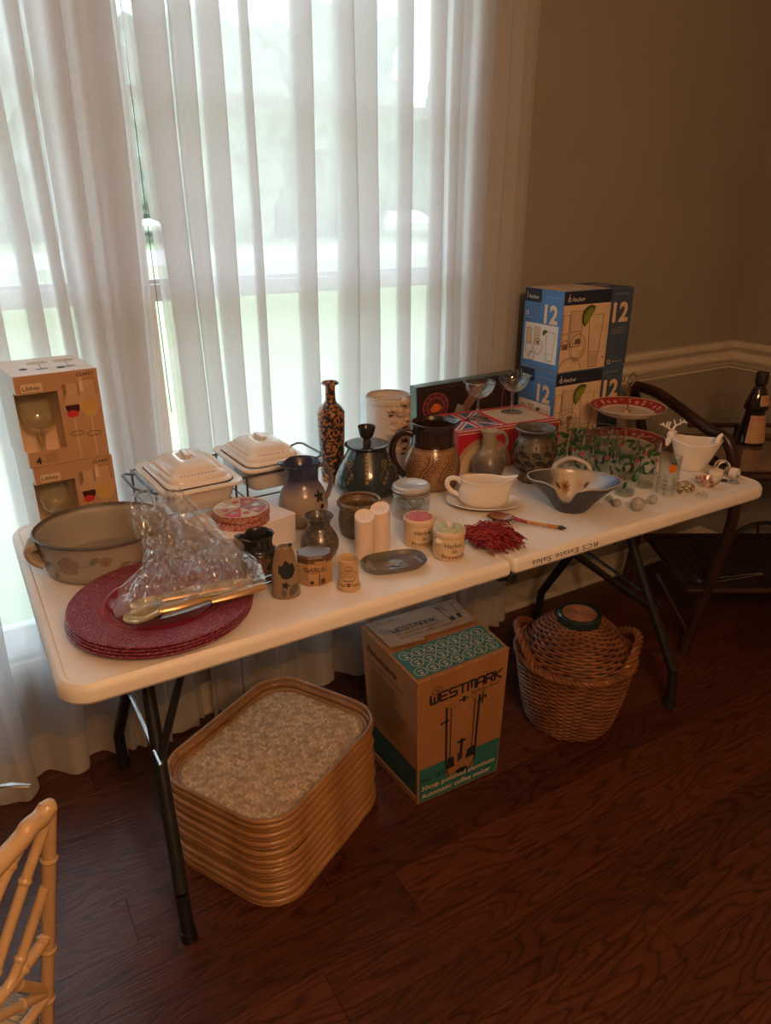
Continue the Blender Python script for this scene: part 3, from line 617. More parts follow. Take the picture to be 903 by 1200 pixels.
# ------------------------------------------------------------ covered casseroles in a wire rack
def srect(w_, d_, rc, z, x=0, y=0, k=6): return [(a+x, b+y, z) for a, b, _ in rrect(w_, d_, rc, 0, k)]
def stackrings(m, rings, top=True, bot=True, mi=0):
    n = len(rings[0]); V = [p_ for r_ in rings for p_ in r_]; F = [(i*n+j, i*n+(j+1) % n, (i+1)*n+(j+1) % n, (i+1)*n+j) for i in range(len(rings)-1) for j in range(n)]
    if top: F.append(tuple((len(rings)-1)*n+j for j in range(n)))
    if bot: F.append(tuple(range(n))[::-1])
    return m.add(V, F, mi)
def casserole(lab, loc, rz, w_, d_):
    t = thing('covered_casserole', lab, 'casserole', loc, rz, 'white covered casseroles')
    stackrings(MB(), [srect(w_*.62, d_*.66, .02, 0), srect(w_*.68, d_*.72, .025, .004), srect(w_*.78, d_*.82, .03, .03), srect(w_*.86, d_*.9, .03, .058), srect(w_-.002, d_-.002, .03, .060), srect(w_, d_, .03, .064), srect(w_-.003, d_-.003, .03, .067), srect(w_*.84, d_*.86, .03, .0655), srect(w_*.80, d_*.83, .03, .03), srect(w_*.7, d_*.72, .02, .008)]).build('dish', M_WHITE, t, angle=35)
    a, b = w_*.82, d_*.84
    R_ = [srect(a, b, .03, .0675), srect(a, b, .03, .070), srect(a*.97, b*.97, .03, .073), srect(a*.90, b*.91, .028, .075), srect(a*.88, b*.89, .028, .081), srect(a*.80, b*.82, .026, .0855), srect(a*.72, b*.74, .024, .088), srect(a*.68, b*.70, .024, .094), srect(a*.58, b*.60, .022, .102), srect(a*.42, b*.44, .02, .1075), srect(a*.24, b*.28, .012, .1085), srect(a*.20, b*.24, .012, .107), srect(a*.16, b*.20, .01, .101)]
    ld = stackrings(MB(), R_).build('lid', M_WHITE, t, angle=50)
    rb = MB()
    for s in (-1, 1):
        for i in range(17): y = (-.5+i/16)*b*.58; rb.ball((s*a*.385, y, .0885), (.0035, .0022, .0022), 6, 4)
        for i in range(11): x = (-.5+i/10)*a*.52; rb.ball((x, s*b*.395, .0885), (.0022, .0035, .0022), 6, 4)
    rb.build('beading', M_WHITE, ld, kind='stuff')
    stackrings(MB(), [srect(.014, .046, .006, .100), srect(.012, .044, .005, .108), srect(.016, .050, .007, .113), srect(.014, .048, .006, .1165), srect(.008, .040, .004, .1175)]).build('knob', M_WHITE, ld)
    return t
ZR = T+.0625
casserole('white covered casserole, left one in the wire rack beside the wine glass cartons', (-.530, .562, ZR), 2, .190, .262)
casserole('white covered casserole with ribbed lid, right one in the wire rack behind the blue pitcher', (-.328, .606, ZR), 2, .182, .242)
t = thing('wire_rack', 'dark wire serving rack carrying the two white casseroles', 'rack', (-.430, .585, T), 2)
m = MB(); zr = .130; zr0 = .035
m.tube(srect(.405, .20, .02, zr-.012), .0030, 6, True)
for s in (-1, 1): m.tube([(s*.2025, -.07, zr-.012), (s*.225, -.07, zr-.006), (s*.234, -.055, zr-.004), (s*.234, .045, zr-.004), (s*.225, .06, zr-.006), (s*.2025, .06, zr-.012)], .0030, 6)
for x in (-.20, -.014, .014, .20): m.tube([(x, -.100, zr-.012), (x, -.096, .004), (x, -.090, .003), (x, .090, .003), (x, .096, .004), (x, .100, zr-.012)], .0030, 6)
m.tube([(-.20, -.09, .0592), (.20, -.09, .0592)], .002, 6).tube([(-.20, .09, .0592), (.20, .09, .0592)], .002, 6)
for x in (-.20, -.014, .014, .20): m.tube([(x, -.1, .0592), (x, .1, .0592)], .002, 6)
m.build('wire_frame', M_WIRE, t)

# ------------------------------------------------------------ white box with coaster tins
t = thing('white_box', 'plain white cardboard box between casseroles and black creamer, with coasters on it', 'box', (-.546, .271, T), 17.8)
MB().box(0, .194, 0, .153, 0, .066).build('carton', M_WHCARD, t, smooth=False, bevel=.0015)
MB().box(-.001, .195, -.001, .154, .0665, .072).build('lid', mat('box_lid', (.84, .74, .72), rough=.55), t, smooth=False, bevel=.001)
M_PLAID = mat('tin_plaid', (.33, .05, .05), (.50, .30, .22), .4, 180, lo=.45, hi=.55)
def coaster(lab, loc, rz, top):
    t = thing('coaster_tin', lab, 'tin', loc, rz, 'round patterned coaster tins')
    MB().lathe([(.0005, 0), (.061, 0), (.062, .001), (.062, .0135), (.061, .0145), (.059, .0132), (.0005, .0130)], 56).build('disc', M_PLAID, t)
    if top:
        p = Print(plane((0, 0, .0131), (1, 0, 0), (0, 1, 0))); cs = ['pink', 'beige', 'white', 'tan', 'red', 'beige', 'pink', 'grey']
        for k in range(8):
            p.poly([(0, 0)]+[(.057*cos(R(45*k+i*15)), .057*sin(R(45*k+i*15))) for i in range(4)], cs[k], 1)
            p.line([(0, 0), (.057*cos(R(45*k)), .057*sin(R(45*k)))], .001, 'dgrey', 2); p.ell(.034*cos(R(45*k+20)), .034*sin(R(45*k+20)), .009, .007, cs[(k+3) % 8], 2, 9)
        p.ring(0, 0, .057, .057, .002, 'white', 3, 40); p.build(t)
coaster('lower round plaid coaster tin on the white box', (-.480, .353, T+.0725), 0, False)
coaster('upper round plaid coaster tin with patchwork picture lid', (-.478, .354, T+.0875), 25, True)

# ------------------------------------------------------------ pottery on the left half
def spoutfn(ang, width, push, zlo, zhi, lift=0, pinch=0):
    def f(a, r, z):
        k = max(0, min(1, (z-zlo)/(zhi-zlo))); k = k*k; d = math.atan2(sin(a-R(ang)), cos(a-R(ang))); g = math.exp(-(d/width)**2)
        g2 = math.exp(-((abs(d)-width*1.9)/(width*.8))**2); rr = r*(1+push*k*g-pinch*k*g2); return (rr*cos(a), rr*sin(a), z+lift*k*g-pinch*.05*k*g2)
    return f
def jug(name, lab, cat, loc, rz, prof, mat_, fn=None, th=.004, handle=None, hr=.007, hflat=.6, hm=None, n=56):
    t = thing(name, lab, cat, loc, rz); MB().lathe(pot(prof, th), n, 0, fn).build('pot_body', mat_, t)
    if handle: MB().tube(spline(handle, 5), hr, 10, flat=hflat).build('handle', hm or mat_, t)
    return t
jug('creamer_jug', 'small black glazed creamer with pinched spout and scratched band, in front of the white box', 'jug', (-.498, .208, T), 180,
    [(.030, 0), (.034, .004), (.0365, .03), (.0375, .058), (.036, .066), (.031, .070), (.029, .082), (.032, .096), (.034, .100)],
    zmat('black_glaze', [(0, (.03, .02, .015)), (.012, (.17, .09, .05)), (.055, (.16, .085, .05)), (.064, (.016, .02, .022)), (.1, (.018, .022, .026))], .22, 60, .004, coat=.3, sp=(.02, .016, .014)), spoutfn(0, .45, .42, .068, .1, .004, .1))
p = Print(cyl(lambda z: .0380, -75, 0), .004); rr = random.Random(3)
for k in range(34):
    x = -.075+rr.random()*.15; y = .012+rr.random()*.04; a = rr.choice((50, 130, 45, 70))+rr.uniform(-15, 15); l_ = rr.uniform(.008, .02)
    p.line([(x, y), (x+l_*cos(R(a))*.6, min(.058, y+l_*sin(R(a))*.7))], .0014, 'black', 1)
o = p.build(bpy.data.objects['creamer_jug'], 'scratched_lines'); o.rotation_euler[2] = R(-180)
t = jug('pitcher', 'tan pottery pitcher with deep blue rim and dark flower, behind the white box', 'pitcher', (-.297, .428, T), 172,
    [(.042, 0), (.050, .006), (.058, .033), (.059, .052), (.052, .080), (.040, .102), (.036, .118), (.037, .132), (.045, .148), (.048, .152)],
    zmat('blue_tan_glaze', [(0, (.30, .22, .17)), (.075, (.36, .28, .23)), (.10, (.16, .14, .20)), (.118, (.035, .04, .10)), (.165, (.022, .03, .10))], .22, 26, .012, coat=.4),
    spoutfn(0, .4, .35, .125, .16, .006, .1), handle=[(-.038, 0, .138), (-.056, 0, .139), (-.070, 0, .118), (-.071, 0, .09), (-.062, 0, .062), (-.053, 0, .052)], hr=.009,
    hm=mat('handle_glaze', (.30, .24, .21), (.12, .10, .14), .25, 14))
p = Print(cyl(prof_r([(.058, .033), (.059, .052), (.052, .080), (.040, .102)]), -75, 0), .004)
for k in range(5): leafp(p, 0, .078, .016, 72*k+10, 'black', 1+.2*k)
for k in range(3): leafp(p, .002, .06, .013, 250+25*k, 'black', 1)
o = p.build(t, 'flower_motif'); o.rotation_euler[2] = R(-165)
t = jug('stoneware_vase', 'small dark grey wide-necked vase behind the pebble bottle', 'vase', (-.348, .237, T), 0,
    [(.026, 0), (.034, .006), (.042, .026), (.040, .045), (.031, .062), (.024, .074), (.025, .084), (.031, .094), (.032, .096)],
    zmat('grey_glaze', [(0, (.10, .075, .06)), (.04, (.08, .07, .065)), (.07, (.05, .05, .05)), (.1, (.06, .06, .062))], .28, 30, .01, coat=.3, sp=(.16, .12, .09)))
# pebble-shaped bottle
t = thing('pebble_bottle', 'flat pebble-shaped bottle in tan stoneware with dark iris drawing', 'vase', (-.482, .112, T), -18)
def peb(u, v):
    a = 2*PI*u; z = .113*v; rr_ = (.0285-.006*v-.010*v**4)*(1 if v < .93 else max(.02, math.sqrt(max(0, 1-((v-.93)/.07)**2))))*(min(1, .8+6*v)); return (rr_*cos(a), rr_*.62*sin(a), z+.006*sin(v*3)*cos(a)*0)
MB().grid(peb, 40, 40).add([(.0285*.8*cos(2*PI*i/40), .0285*.8*.62*sin(2*PI*i/40), 0) for i in range(40)], [tuple(range(40))[::-1]]).build('bottle_body', zmat('pebble_glaze', [(0, (.24, .17, .11)), (.07, (.29, .20, .12)), (.105, (.22, .15, .10)), (.114, (.10, .07, .05))], .4, 26, .01), t)
MB().lathe([(.0005, 0), (.004, 0), (.0045, .003), (.003, .004), (.0005, .0035)], 16, 0, None, (.012, 0, .108)).build('opening', K['black'], t)
p = Print(lambda x, y, h: (x, -(.62*(.0287-.006*(y/.113)-.010*(y/.113)**4))*math.sqrt(max(.04, 1-(x/.028)**2))-h-.0006, y), .004)
for a, L_ in ((95, .04), (75, .035), (120, .034), (60, .022), (140, .02)): leafp(p, .004, .045, L_, a, 'black', 1)
for k in range(5): leafp(p, -.002, .032, .009, 72*k, 'black', 1)
leafp(p, .006, .008, .03, 60, 'dgrey', 1); leafp(p, -.004, .006, .02, 100, 'dgrey', 1); p.build(t, 'iris_drawing')
# garlic keeper
t = thing('garlic_keeper', 'small faceted tan pot with brown lid top, lettered GARLIC', 'pot', (-.405, .142, T), -22)
def octo(r, z, x=0): return [(x+r*1.12*cos(R(22.5+45*i)), r*.92*sin(R(22.5+45*i)), z) for i in range(8)]
M_TANP = zmat('garlic_tan', [(0, (.42, .24, .11)), (.048, (.50, .31, .15)), (.052, (.12, .06, .035)), (.08, (.14, .08, .05))], .3, 30, .004)
b_ = stackrings(MB(), [octo(.030, 0), octo(.033, .002), octo(.034, .04), octo(.0335, .060), octo(.034, .0625), octo(.031, .066), octo(.022, .0665)]).build('pot_body', M_TANP, t, smooth=False, bevel=.0015)
p = Print(plane((0, -.0318, 0), (1, 0, 0), (0, 0, 1)))
fr_ = lambda x: (-.0313 if abs(x) < .0143 else -.0313+(abs(x)-.0143)*.92)
p.fn = lambda x, y, h: (x, fr_(x)-.0012-h, y)
p.text('GARLIC', 0, .036, .0125, 'brown', 2, .02, align='C', width=.046); p.ell(-.008, .012, .004, .004, 'black', 1, 8).rect(.006, .008, .006, .03, 'brown', 1).rect(.010, .018, .008, .02, 'brown', 1).rect(-.012, .022, .031, .032, 'brown', 1)
for k in range(4): p.ell(.002+.005*k, .0555, .004, .003, 'tan', 1, 8)
p.build(t, 'lettering')
# small printed cup
pf = [(.022, 0), (.0235, .002), (.0235, .010), (.0205, .018), (.0195, .05), (.0195, .060), (.0205, .064), (.0205, .066)]
t = jug('souvenir_cup', 'small tan cup printed with brown crest, right of the garlic pot near the table edge', 'cup', (-.360, .081, T), -28, pf, mat('cup_tan', (.62, .43, .24), (.52, .34, .18), .3, 22), th=.002)
p = Print(cyl(prof_r(pf), -90), .004); p.ring(0, .050, .008, .006, .001, 'brown', 1, 14).ring(0, .050, .004, .003, .001, 'brown', 1, 10)
for y, wd in ((.040, .020), (.034, .024), (.025, .022)): p.text('souvenir'[:5+int(wd*100) % 3] if False else 'mmm', 0, y-.003, .0075, 'brown', 1, .005, align='C', width=wd)
p.rect(-.024, .024, .0125, .0135, 'brown', 1, 8); p.ell(0, .016, .003, .004, 'brown', 1, 8).line([(-.018, .018), (-.012, .012), (-.006, .018), (0, .012), (.006, .018), (.012, .012), (.018, .018)], .001, 'brown', 1); p.ring(0, .034, .017, .012, .001, 'brown', 1, 18)
p.build(t, 'crest_print')
# tall mottled bottle
jug('pottery_bottle', 'tall slim bottle mottled orange and black, standing by the curtain', 'bottle', (-.103, .655, T), 0,
    [(.028, 0), (.031, .006), (.032, .03), (.036, .12), (.0375, .185), (.036, .198), (.026, .212), (.016, .222), (.0135, .235), (.0135, .262), (.017, .268), (.0235, .2715), (.0235, .274)],
    mat('mottled_glaze', (.40, .17, .045), (.022, .020, .028), .25, 110, .15, lo=.44, hi=.52, coat=.4, detail=6), th=.006)
# lidded urn
t = thing('lidded_urn', 'dark blue-black lidded urn with gold spots and cup knob, centre back', 'urn', (-.063, .530, T), 0)
pf = [(.062, 0), (.074, .004), (.085, .022), (.086, .035), (.078, .062), (.062, .095), (.050, .118), (.047, .124)]
MB().lathe(pot(pf, .006), 64).build('pot_body', zmat('urn_glaze', [(0, (.012, .018, .022)), (.05, (.02, .035, .042)), (.11, (.03, .045, .06)), (.13, (.02, .025, .03))], .16, 30, .01, coat=.5, sp=(.035, .04, .04)), t)
lid = MB().lathe(sm([(.0005, .1258), (.045, .1258), (.056, .127), (.0585, .130), (.056, .1335), (.040, .134), (.014, .1335), (.0005, .1335)], 3), 56).build('lid', mat('urn_lid', (.012, .014, .018), (.02, .022, .028), .25, 20, coat=.4), t)
MB().lathe([(.012, .1334), (.010, .140), (.009, .146), (.017, .153), (.021, .166), (.0235, .178), (.0235, .180), (.0215, .179), (.0185, .166), (.012, .158), (.0005, .156)], 32).build('knob', mat('urn_knob', (.05, .04, .022), (.02, .02, .02), .25, 20), lid)
p = Print(cyl(prof_r(pf[3:]), -120), .004); GD = mat('gold_slip', (.30, .19, .06), (.16, .10, .035), .35, 60)
for a in range(-3, 4):
    x0 = a*.05
    for y, r_ in ((.112-.0, .0035), (.103, .0035), (.094, .004), (.085, .004), (.074, .0045), (.063, .0045), (.052, .005)):
        if a % 2 == 0: p.ell(x0*(1 if y < .08 else .75), y, r_, r_, GD, 1, 10)
    if a % 2:
        p.ring(x0, .092, .009, .008, .002, GD, 1, 12).ell(x0, .092, .003, .003, GD, 1, 8)
        for s in (-1, 1): p.line([(x0, .083), (x0+s*.01, .07), (x0+s*.014, .055)], .0012, GD, 1)
        for y in (.048, .058, .068): p.ell(x0+.012*(y*50 % 2-.6), y, .0045, .0045, GD, 1, 9)
p.build(t, 'gold_spots')
# tall white crock with relief
t = thing('relief_crock', 'tall white crock with chipped rim and applied leaf relief, behind the lidded urn', 'crock', (.100, .690, T), 0)
pf = [(.058, 0), (.062, .004), (.064, .10), (.0635, .185), (.0655, .192), (.0665, .203), (.065, .208)]
MB().lathe(pot(pf, .005), 56).build('pot_body', zmat('crock_glaze', [(0, (.62, .56, .52)), (.188, (.66, .60, .56)), (.1895, (.40, .33, .27)), (.193, (.66, .60, .55)), (.2045, (.62, .55, .5)), (.209, (.22, .17, .13))], .3, 60, .003, sp=(.60, .53, .48)), t)
r1 = MB(); M_RSHADOW = mat('relief_shadow_brown', (.10, .05, .03), rough=.5); q = random.Random(5)
for k in range(46):
    z = .195-.15*k/46+q.uniform(-.01, .01); a = R(-92+ (k/46)*-4+q.uniform(-26, 26)*(1.1-.5*k/46)); s_ = q.uniform(.011, .020)
    r1.ball((.066*cos(a), .066*sin(a), z), (s_*.8, s_*.8, s_*.6), 9, 6)
    if k % 4 == 0: MB().ball((.074*cos(a-.06), .074*sin(a-.06), z-.004), (.007, .005, .0035), 8, 5).build('relief_shadow_leaf', M_RSHADOW, t)  # dark leaf blobs, painting shadow among the relief lumps
r1.build('relief', mat('relief_bisque', (.60, .46, .35), (.52, .38, .28), .5, 60, .3), t)
# big carved jug
t = thing('carved_jug', 'large jug with black neck and carved tan belly of vines, beside the red box', 'jug', (.114, .482, T), -32)
pf = [(.062, 0), (.067, .004), (.0745, .03), (.076, .055), (.071, .085), (.062, .108), (.057, .120), (.056, .135), (.056, .165), (.059, .174), (.060, .177)]
MB().lathe(pot(pf, .005), 72, 0, spoutfn(-5, .35, .22, .15, .177, .004)).build('pot_body', zmat('carved_glaze', [(0, (.15, .07, .035)), (.006, (.30, .165, .075)), (.1135, (.32, .18, .08)), (.116, (.035, .014, .010)), (.18, (.022, .011, .010))], .24, 50, .0015, coat=.3), t)
MB().tube(spline([(-.054, 0, .143), (-.075, 0, .148), (-.098, 0, .135), (-.110, 0, .10), (-.104, 0, .065), (-.090, 0, .04), (-.074, 0, .025)], 5), .0075, 10, flat=1.3).build('handle', mat('jug_handle', (.03, .016, .014), rough=.25, coat=.3), t)
p = Print(cyl(prof_r(pf[2:7]), -93), .004); DB = mat('carved_line', (.09, .035, .018), rough=.6)
for x0 in (-.10, -.045, .01, .065, .12):
    P_ = [(x0-.004, .008), (x0+.012, .022), (x0+.010, .042), (x0+.020, .062), (x0+.034, .078), (x0+.038, .100)]
    P_ = [(v.x, v.y) for v in spline([(a, b, 0) for a, b in P_], 3)]; p.line(P_, .0030, DB, 1); p.line([(a+.010, b) for a, b in P_], .0024, DB, 1)
    for i in range(2, len(P_)-1, 2):
        a, b = P_[i]; p.line([(a+.012, b), (a+.020, b+.008), (a+.030, b+.006)], .0019, DB, 1); p.ring(a+.024, b-.004, .006, .0045, .0016, DB, 1, 9); p.line([(a-.002, b), (a-.009, b+.007)], .0017, DB, 1)
p.rect(-.19, .19, .111, .1125, DB, 1, 24); p.rect(-.19, .19, .006, .0075, DB, 1, 24); p.build(t, 'carved_vines')
# open pot
jug('glazed_pot', 'low brown pot with green-black glaze inside, behind the white tubes', 'pot', (-.212, .302, T), 0,
    [(.040, 0), (.045, .004), (.049, .02), (.049, .045), (.046, .060), (.047, .068), (.052, .074), (.053, .079), (.051, .082)],
    zmat('pot_glaze', [(0, (.10, .07, .045)), (.015, (.16, .12, .08)), (.05, (.12, .10, .075)), (.062, (.16, .095, .05)), (.083, (.20, .12, .06))], .3, 40, .008, sp=(.07, .07, .055)), th=.007)
# white tubes
M_TUBE = mat('white_bisque', (.80, .66, .56), (.76, .62, .52), .5, 10)
for (x, y, rz, h, lab) in ((-.264, .186, 60, .104, 'white slant-topped tube shaker, left one of the pair'), (-.216, .202, 40, .106, 'white slant-topped tube shaker, right one of the pair')):
    t = thing('salt_tube', lab, 'shaker', (x, y, T), rz, 'white slant-topped tube shakers'); r_ = .0215
    sl = lambda a, r, z: (r*cos(a), r*sin(a), z + (.35*r*cos(a) if z > .05 else 0))
    MB().lathe([(.0005, 0), (r_-.001, 0), (r_, .001), (r_, .02), (r_, .049), (r_, h-.008), (r_-.0015, h-.007), (r_-.003, h-.009), (.006, h-.011), (.0005, h-.011)], 36, 0, sl).build('tube_body', M_TUBE, t)
    d = MB()
    for k in range(7): a = 2*PI*k/6; q_ = .008 if k < 6 else 0; d.ball((q_*cos(a), q_*sin(a), h-.0105+.35*q_*cos(a)), (.001, .001, .0006), 6, 4)
    d.build('holes', K['dgrey'], t)
# spoon rest dish
t = thing('spoon_rest', 'oval grey stoneware spoon rest with striped end, at the front edge', 'dish', (-.234, .112, T), -12)
def dish(rs):
    def f(a, r, z): q_ = (abs(cos(a))**3+abs(sin(a))**3)**(-1/3); return (r*.98*q_*cos(a), r*.60*q_*sin(a), z)
    return f
MB().lathe(sm([(.0005, .001), (.05, .001), (.060, .003), (.068, .010), (.071, .015), (.070, .017), (.066, .014), (.058, .0075), (.048, .0055), (.0005, .0055)], 3), 56, 0, dish(1)).build('dish_body', mat('rest_glaze', (.14, .13, .12), (.09, .08, .075), .25, 30, coat=.4), t)
p = Print(plane((0, 0, .0062), (1, 0, 0), (0, 1, 0)))
for k, (a, b, r_) in enumerate(((0, 0, .013), (.012, .005, .009), (-.012, -.003, .010), (.004, -.008, .008), (-.005, .008, .007))): p.ell(a, b, r_, r_*.55, 'palebl' if k % 2 else 'grey', 1+k*.3, 9)
p.build(t, 'pale_glaze_splash', 'pale blue glaze splash in the middle')
m = MB()
for k in range(6): y = -.018+.007*k; m.tube([(-.070, y*1.2, .0165), (-.060, y*1.3, .0095), (-.046, y*1.4, .0075)], .0015, 5)
m.build('ridges', mat('rest_ridge', (.30, .27, .24), rough=.4), t)
# clip-top jar
t = thing('clip_jar', 'clear glass clip-top storage jar with wire bail, behind the herb pots', 'jar', (-.052, .330, T), -20)
MB().lathe([(.0005, 0), (.043, 0), (.046, .004), (.047, .012), (.047, .048), (.044, .056), (.041, .060), (.043, .064), (.040, .064), (.038, .060), (.043, .046), (.0435, .012), (.041, .006), (.0005, .006)], 48).build('jar_body', M_GLASSG, t)
ld = MB().lathe([(.0005, .066), (.042, .066), (.0465, .068), (.0475, .074), (.046, .080), (.040, .083), (.038, .0815), (.036, .080), (.0005, .0795)], 48).build('lid', mat('jar_lid', (.50, .48, .47), (.42, .40, .39), .12, 12, coat=.5), t)
MB().lathe([(.042, .0642), (.0455, .0642), (.0455, .0658), (.042, .0658)], 40).build('rubber_seal', mat('seal', (.30, .12, .10), rough=.6), t)
m = MB().tube([(.0475*cos(2*PI*i/36), .0475*sin(2*PI*i/36), .060) for i in range(36)], .0013, 6, True).tube([(.0485*cos(2*PI*i/36), .0485*sin(2*PI*i/36), .072) for i in range(36)], .0013, 6, True)
m.tube(spline([(-.012, -.048, .072), (-.018, -.053, .055), (0, -.055, .040), (.018, -.053, .055), (.012, -.048, .072)], 5), .0013, 6); m.build('wire_bail', M_STEEL, t)
# herb pots
def herb(lab, loc, rz, lid, word2):
    t = thing('herb_pot', lab, 'pot', loc, rz, 'small stoneware herb pots'); pf = [(.031, 0), (.0335, .002), (.0345, .01), (.0345, .046), (.0335, .049), (.0355, .052), (.0360, .060), (.0345, .063)]
    MB().lathe(pot(pf, .005), 48).build('pot_body', mat('herb_stoneware', (.68, .53, .36), (.60, .44, .28), .32, 24), t)
    p = Print(cyl(prof_r(pf), -90), .004); p.text('Herbes', -.012, .0325, .0145, 'black', 1, .004, width=.040).text('de', .004, .020, .0125, 'black', 1, .004).text('Provence', -.018, .006, .0145, 'black', 1, .004, width=.056); p.build(t, 'lettering')
    if lid == 'cloth':
        m = MB(); m.lathe(sm([(.0005, .071), (.015, .0695), (.026, .066), (.030, .0635)], 3), 40, 0, lambda a, r, z: (r*cos(a), r*sin(a), z+.0016*sin(a*9)*(r/.03))); m.build('cloth_cap', mat('red_cloth', (.55, .07, .12), (.40, .22, .22), .8, 240, lo=.42, hi=.58), t)
    else:
        m = MB().lathe(sm([(.0005, .068), (.022, .0675), (.031, .065), (.0325, .062), (.030, .0612)], 3), 40).build('lid', mat('herb_lid', (.30, .37, .20), (.55, .47, .30), .6, 130, .3, lo=.4, hi=.6), t)
        MB().lathe([(.006, .067), (.007, .072), (.006, .076), (.0005, .0765)], 16).build('knob', M_CREAM, m)
        MB().ball((-.0345*.7, -.0345*.72, .045), (.009, .009, .007), 12, 8).build('thumb_knob', M_CREAM, t)
herb('herb pot with red cloth cap, the left and farther of two', (-.124, .187, T), -28, 'cloth', 'a')
herb('herb pot with green speckled lid, the right and nearer of two', (-.104, .098, T), -30, 'lid', 'b')
# red tassel
t = thing('bead_tassel', 'dark red tassel of beaded strands lying beside the herb pots', 'tassel', (.0, .095, T), 0)
q = random.Random(11); m = MB()
for k in range(620):
    a = q.uniform(-2.3, 1.5); L_ = q.uniform(.012, .036); c = Vector((-.022+q.uniform(-.028, .050), .005+q.uniform(-.038, .038), .010+q.random()*.026))
    e = c+Vector((cos(a)*L_*.95+.03, sin(a)*L_*.8-.01, 0)); e.z = q.uniform(.003, .012); mid = (c+e)/2+Vector((q.uniform(-.008, .008), q.uniform(-.008, .008), q.uniform(.004, .022)))
    m.tube(spline([c, mid, e], 4), [.0009+.0006*(i % 2) for i in range(9)], 4)
m.build('strands', mat('red_strand', (.16, .006, .012), (.32, .016, .03), .45, 90), t, kind='stuff')
m = MB()
for s in range(3): m.tube([(-.06-.075*i/24, .05+.062*i/24+.003*sin(i*1.1+s*2.1), .006+.002*cos(i*1.1+s*2.1)) for i in range(25)], .002, 5)
m.build('plaited_cord', mat('red_cord', (.14, .015, .02), rough=.8), t)

# gravy boat and saucer
t = thing('saucer', 'oval white saucer under the gravy boat', 'saucer', (.142, .290, T), -36)
MB().lathe(sm([(.0005, 0), (.045, 0), (.055, .002), (.075, .010), (.0835, .013), (.083, .015), (.074, .0125), (.055, .006), (.045, .004), (.0005, .004)], 3), 64, 0, lambda a, r, z: (r*1.14*cos(a), r*.84*sin(a), z)).build('saucer_body', M_WHITE, t)
t = thing('gravy_boat', 'white china gravy boat with looped handle, standing on its oval saucer', 'gravy boat', (.142, .290, T+.0045), -36)
def boat(a, r, z):
    k = max(0, min(1, (z-.035)/.04)); g = math.exp(-(math.atan2(sin(a), cos(a))/.42)**2); gb = math.exp(-((abs(a-PI))/.6)**2)
    return (r*1.22*cos(a)+k*g*.026, r*.80*sin(a)*(1-.25*k*g), z+k*g*.014*k-.004*k*(1-g)+.003*gb*k)
MB().lathe(pot([(.040, 0), (.046, .003), (.052, .014), (.0525, .035), (.049, .052), (.049, .064), (.051, .068)], .003), 72, 0, boat).build('boat_body', M_WHITE, t)
MB().tube(spline([(-.058, 0, .056), (-.072, 0, .066), (-.088, 0, .064), (-.094, 0, .050), (-.086, 0, .034), (-.070, 0, .024), (-.058, 0, .018)], 5), .005, 10, flat=1.3).build('handle', M_WHITE, t)
# painted spoon
t = thing('painted_spoon', 'painted wooden spoon with gold and red handle, in front of the saucer', 'spoon', (.094, .196, T+.001), -49)
MB().grid(lambda u, v: (.010+.034*(1-cos(2*PI*u)*v)-.022, .024*sin(2*PI*u)*v, .016-.013*(1-v*v)), 28, 6).grid(lambda u, v: (.010+.034*(1-cos(2*PI*u)*v*1.04)-.022, .025*sin(2*PI*u)*v, .014-.013*(1-v*v)), 28, 6, flip=True).build('bowl', mat('lacquer_gold', (.34, .17, .07), (.12, .03, .02), .2, 30, coat=.6), t)
MB().tube([(.053, 0, .014), (.064, 0, .011), (.085, 0, .008)], [.005, .0045, .004], 10).build('neck', mat('lacquer_red', (.28, .015, .03), rough=.2, coat=.6), t, label='red neck')
MB().tube([(.085, 0, .008), (.12, 0, .006), (.158, 0, .005)], [.004, .0038, .0045], 10).build('handle', mat('lacquer_handle', (.50, .24, .05), (.38, .12, .03), .2, 60, coat=.6), t)
MB().tube([(.158, 0, .005), (.166, 0, .005), (.178, 0, .005)], [.0045, .0055, .001], 10).build('tip', K['black'], t, label='black tip')
# small jug
t = jug('small_jug', 'small grey-brown jug with high looped handle, against the red box', 'jug', (.281, .448, T), -42,
    [(.028, 0), (.036, .005), (.045, .028), (.044, .048), (.034, .068), (.022, .082), (.019, .10), (.019, .122), (.022, .134), (.023, .137)],
    zmat('jug_glaze', [(0, (.10, .085, .07)), (.06, (.15, .13, .115)), (.08, (.30, .24, .16)), (.14, (.34, .29, .22))], .3, 30, .01, coat=.3), spoutfn(180, .4, .2, .11, .137, .003),
    th=.003, handle=[(.018, 0, .128), (.034, 0, .134), (.046, 0, .12), (.046, 0, .098), (.036, 0, .078), (.032, 0, .07)], hr=.008, hm=mat('jug_handle2', (.32, .28, .23), (.16, .15, .14), .3, 30))
